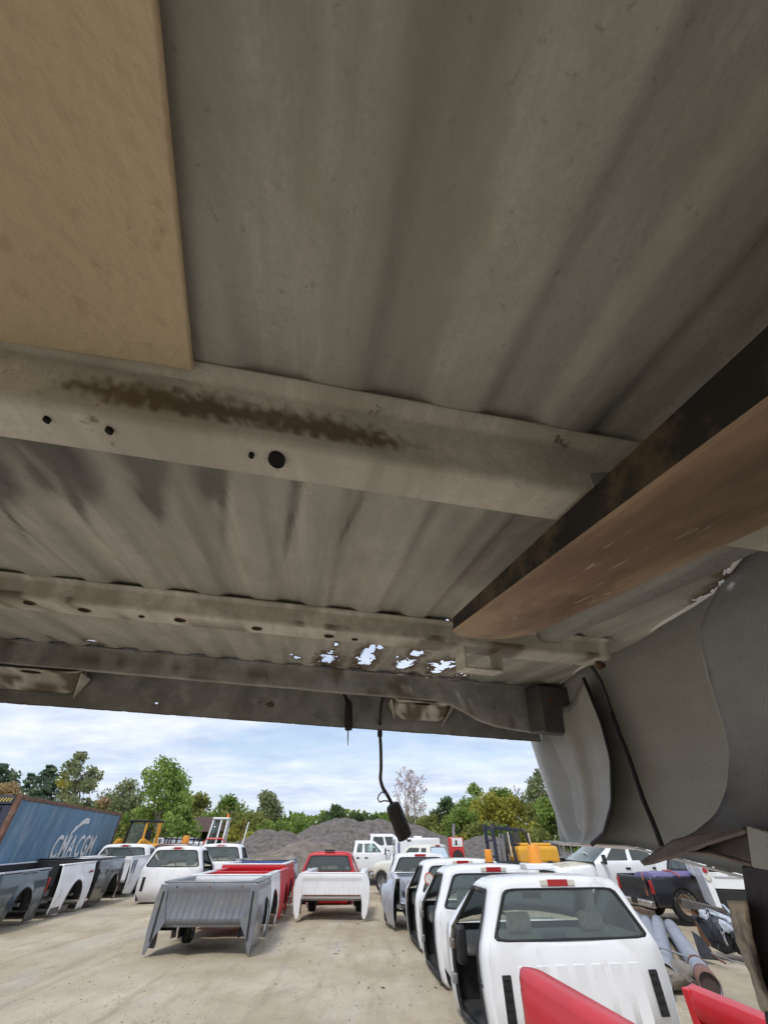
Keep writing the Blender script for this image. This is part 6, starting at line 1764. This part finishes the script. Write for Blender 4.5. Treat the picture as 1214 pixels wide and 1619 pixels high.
    # lean the tree towards its seen top
    for M_ in (tb, cb_):
        M_.v = [(p[0] + lean * max(0, p[2]) / H, p[1], p[2]) for p in M_.v]
    tb.build('trunk', bark, t_, ang=60)
    cb_.build('crown', LM[leaf], t_, smooth=False)
    return t_
# left side
tree('pine_tree', 'tall dark pine at the far left edge of the photo', 8, 1203, 44, 115, 'pine', 1, 'conifer', leaf_s=.26)
tree('autumn_tree', 'tan-brown autumn tree low in front of the leftmost pine', 12, 1238, 40, 50, 'autumn', 2, base_frac=.2)
tree('spruce_tree', 'dark spruce with bluish needles left of the tall loose tree', 80, 1206, 52, 84, 'pine', 3, 'conifer', leaf_s=.28)
tree('spruce_tree', 'thin small spruce between the leftmost pine and the dark spruce', 50, 1219, 55, 46, 'pine', 4, 'conifer', dens=.6, leaf_s=.26)
tree('olive_tree', 'yellow-olive tree leaning on the tall loose tree above the container', 104, 1218, 44, 32, 'yellow', 5, dens=.6)
tree('poplar_tree', 'tall loose-leaved tree with sky gaps above the blue container', 131, 1188, 42, 44, 'greygreen', 6, base_frac=.34, dens=.75)
tree('grey_tree', 'pale grey-green feathery tree left of the big bright tree', 200, 1232, 50, 62, 'greygreen', 7, base_frac=.2, dens=.55)
tree('brown_tree', 'low brownish tree showing over the container roof line', 168, 1262, 46, 40, 'autumn', 8, base_frac=.15, dens=.8)
tree('broad_tree', 'biggest light green tree on the left with a pale forked trunk', 258, 1195, 38, 66, 'bright', 9, base_frac=.30, dens=.8, bark=BARKP)
tree('broad_tree', 'shorter bright green tree crown at the right of the forked trunk', 283, 1275, 37, 50, 'bright', 10, base_frac=.15)
tree('broad_tree', 'olive green tree behind the brown shed roof', 312, 1258, 50, 56, 'olive', 11, base_frac=.15)
tree('broad_tree', 'round mid green tree right of the shed roof', 362, 1260, 48, 60, 'green', 12, base_frac=.15)
tree('broad_tree', 'greyish tree towering over the left gravel mound', 425, 1253, 52, 50, 'greygreen', 13, base_frac=.15)
tree('bush', 'rounded green bush at the left shoulder of the gravel', 448, 1286, 41, 66, 'green', 14, 'bush', cat='bush')
tree('bush', 'yellow-olive bush behind the far left gravel ridge', 392, 1272, 44, 50, 'olive', 15, 'bush', cat='bush')
tree('bush', 'small yellowish bush by the gravel ridge crest', 412, 1312, 37, 40, 'yellow', 16, 'bush', cat='bush')
tree('bush', 'low green bush between the gravel crest and the dark far tree', 492, 1296, 46, 46, 'green', 17, 'bush', cat='bush')
tree('bush', 'pale green bush just left of the tall gravel mound', 520, 1299, 43, 36, 'bright', 18, 'bush', cat='bush')
tree('broad_tree', 'dark green far tree over the tall gravel mound', 530, 1271, 62, 40, 'dark', 19, base_frac=.2)
tree('broad_tree', 'dark far tree with light gaps right of the dark green one', 566, 1285, 66, 40, 'dark', 20, base_frac=.3, dens=.7)
tree('broad_tree', 'small dark far tree left of the hanging connector', 592, 1288, 66, 30, 'dark', 21, base_frac=.2)
tree('bush', 'brownish far bush directly behind the hanging connector', 630, 1292, 60, 70, 'olive', 22, 'bush', cat='bush')
# bare trees
tree('bare_tree', 'bare pinkish tree with fine twigs nearest the hanging connector', 641, 1196, 58, 44, 'pinkish', 23, 'bare', dens=1.1, leaf_s=.2, bark=mat('twig', (.36, .32, .31), .9))
tree('bare_tree', 'bare pinkish tree with a pale stem right of its twin', 656, 1208, 57, 44, 'pinkish', 24, 'bare', dens=1.1, leaf_s=.2, bark=mat('twig', (.36, .32, .31), .9))
# right woods
R_ = [('broad_tree', 'dark green round tree at the left end of the right woods', 705, 1262, 58, 42, 'dark', 31), ('broad_tree', 'olive tree below the dark round one in the right woods', 682, 1288, 50, 46, 'olive', 32),
 ('broad_tree', 'bright green slim tree top standing out of the right woods', 748, 1238, 52, 40, 'bright', 33), ('broad_tree', 'yellow-green tree in the middle of the right woods', 768, 1252, 46, 60, 'yellow', 34),
 ('broad_tree', 'mid green tree at the skyline of the right woods', 792, 1246, 56, 50, 'green', 35), ('broad_tree', 'golden olive tree behind the yellow forklift', 812, 1258, 46, 54, 'yellow', 36),
 ('broad_tree', 'tall grey-green tree close to the hanging bed side', 851, 1216, 46, 46, 'greygreen', 37), ('broad_tree', 'big dark olive tree beside the hanging bed side', 880, 1262, 36, 70, 'green', 38),
 ('broad_tree', 'green tree behind the red machine', 728, 1278, 44, 50, 'green', 39), ('broad_tree', 'olive tree behind the forklift mast', 842, 1270, 42, 56, 'olive', 40)]
for n_, lab, u, vt, y, wp_, lf, sd2 in R_: tree(n_, lab, u, vt, y, wp_, lf, sd2, base_frac=.12, dens=.9)
tree('bare_tree', 'thin bare tree top at the skyline of the right woods', 815, 1226, 60, 34, 'pinkish', 41, 'bare', dens=.4, leaf_s=.18)
B_ = [(660, 1306, 46, 60, 'olive'), (690, 1312, 41, 60, 'green'), (725, 1318, 39, 60, 'yellow'), (760, 1300, 39, 60, 'olive'), (790, 1310, 38, 60, 'green'), (825, 1306, 38, 60, 'yellow'), (862, 1310, 35, 60, 'olive'), (905, 1300, 34, 60, 'green'), (940, 1300, 36, 60, 'green'), (985, 1296, 38, 70, 'olive')]
BN = ['olive', 'leafy green', 'yellowish', 'brown-olive', 'mid green', 'golden', 'drab olive', 'dense green', 'dark leafy', 'broad olive']
BP = ['at the right foot of the gravel', 'just left of the red machine', 'right behind the red machine', 'between the red machine and the forklift', 'behind the forklift mast', 'behind the forklift counterweight', 'behind the steel racks', 'just under the hanging bed side', 'behind the crew cab bonnet', 'behind the crew cab roof']
for q, (u, vt, y, wp_, lf) in enumerate(B_): tree('bush', '%s bush %s' % (BN[q], BP[q]), u, vt, y, wp_, lf, 60 + q, 'bush', cat='bush', group='bushes along the wood edge')
L_ = [(30, 1285, 48, 70, 'olive'), (90, 1270, 50, 60, 'green'), (150, 1280, 44, 60, 'olive'), (195, 1285, 43, 60, 'green'), (235, 1290, 42, 60, 'olive'), (270, 1298, 43, 60, 'green'), (310, 1296, 52, 60, 'greygreen'), (345, 1294, 46, 60, 'green'), (385, 1300, 43, 50, 'yellow')]
LP_ = ['behind the dark dump body', 'behind the spruces', 'over the middle of the container', 'over the far end of the container', 'behind the yellow loader', 'at the foot of the forked trunk', 'behind the shed', 'behind the yard truck cab', 'at the left end of the gravel']
LN_ = ['olive', 'leafy green', 'drab', 'mid green', 'olive-brown', 'bright leafy', 'grey-green', 'dense green', 'yellowish']
for q, (u, vt, y, wp_, lf) in enumerate(L_): tree('bush', '%s bush %s' % (LN_[q], LP_[q]), u, vt, y, wp_, lf, 80 + q, 'bush', cat='bush', group='bushes along the wood edge')
# far woods that read as one mass
mb = MB(); rs = random.Random(77)
for _ in range(16000):
    x = rs.uniform(-95, 95); y = 72 + rs.uniform(0, 6) + abs(x) * .08
    top = 4.2 + 1.6 * fbm((x * .10, 1, 2), 4) + (1.2 if x > 12 or x < -30 else 0)
    add_leaf(mb, Vector((x, y, top * rs.random() ** .7)), .5 * rs.uniform(.6, 1.2), rs)
tag(mb.build('far_woods', LM['green'], smooth=False), 'far strip of green woods closing the horizon', 'woods', kind='stuff')
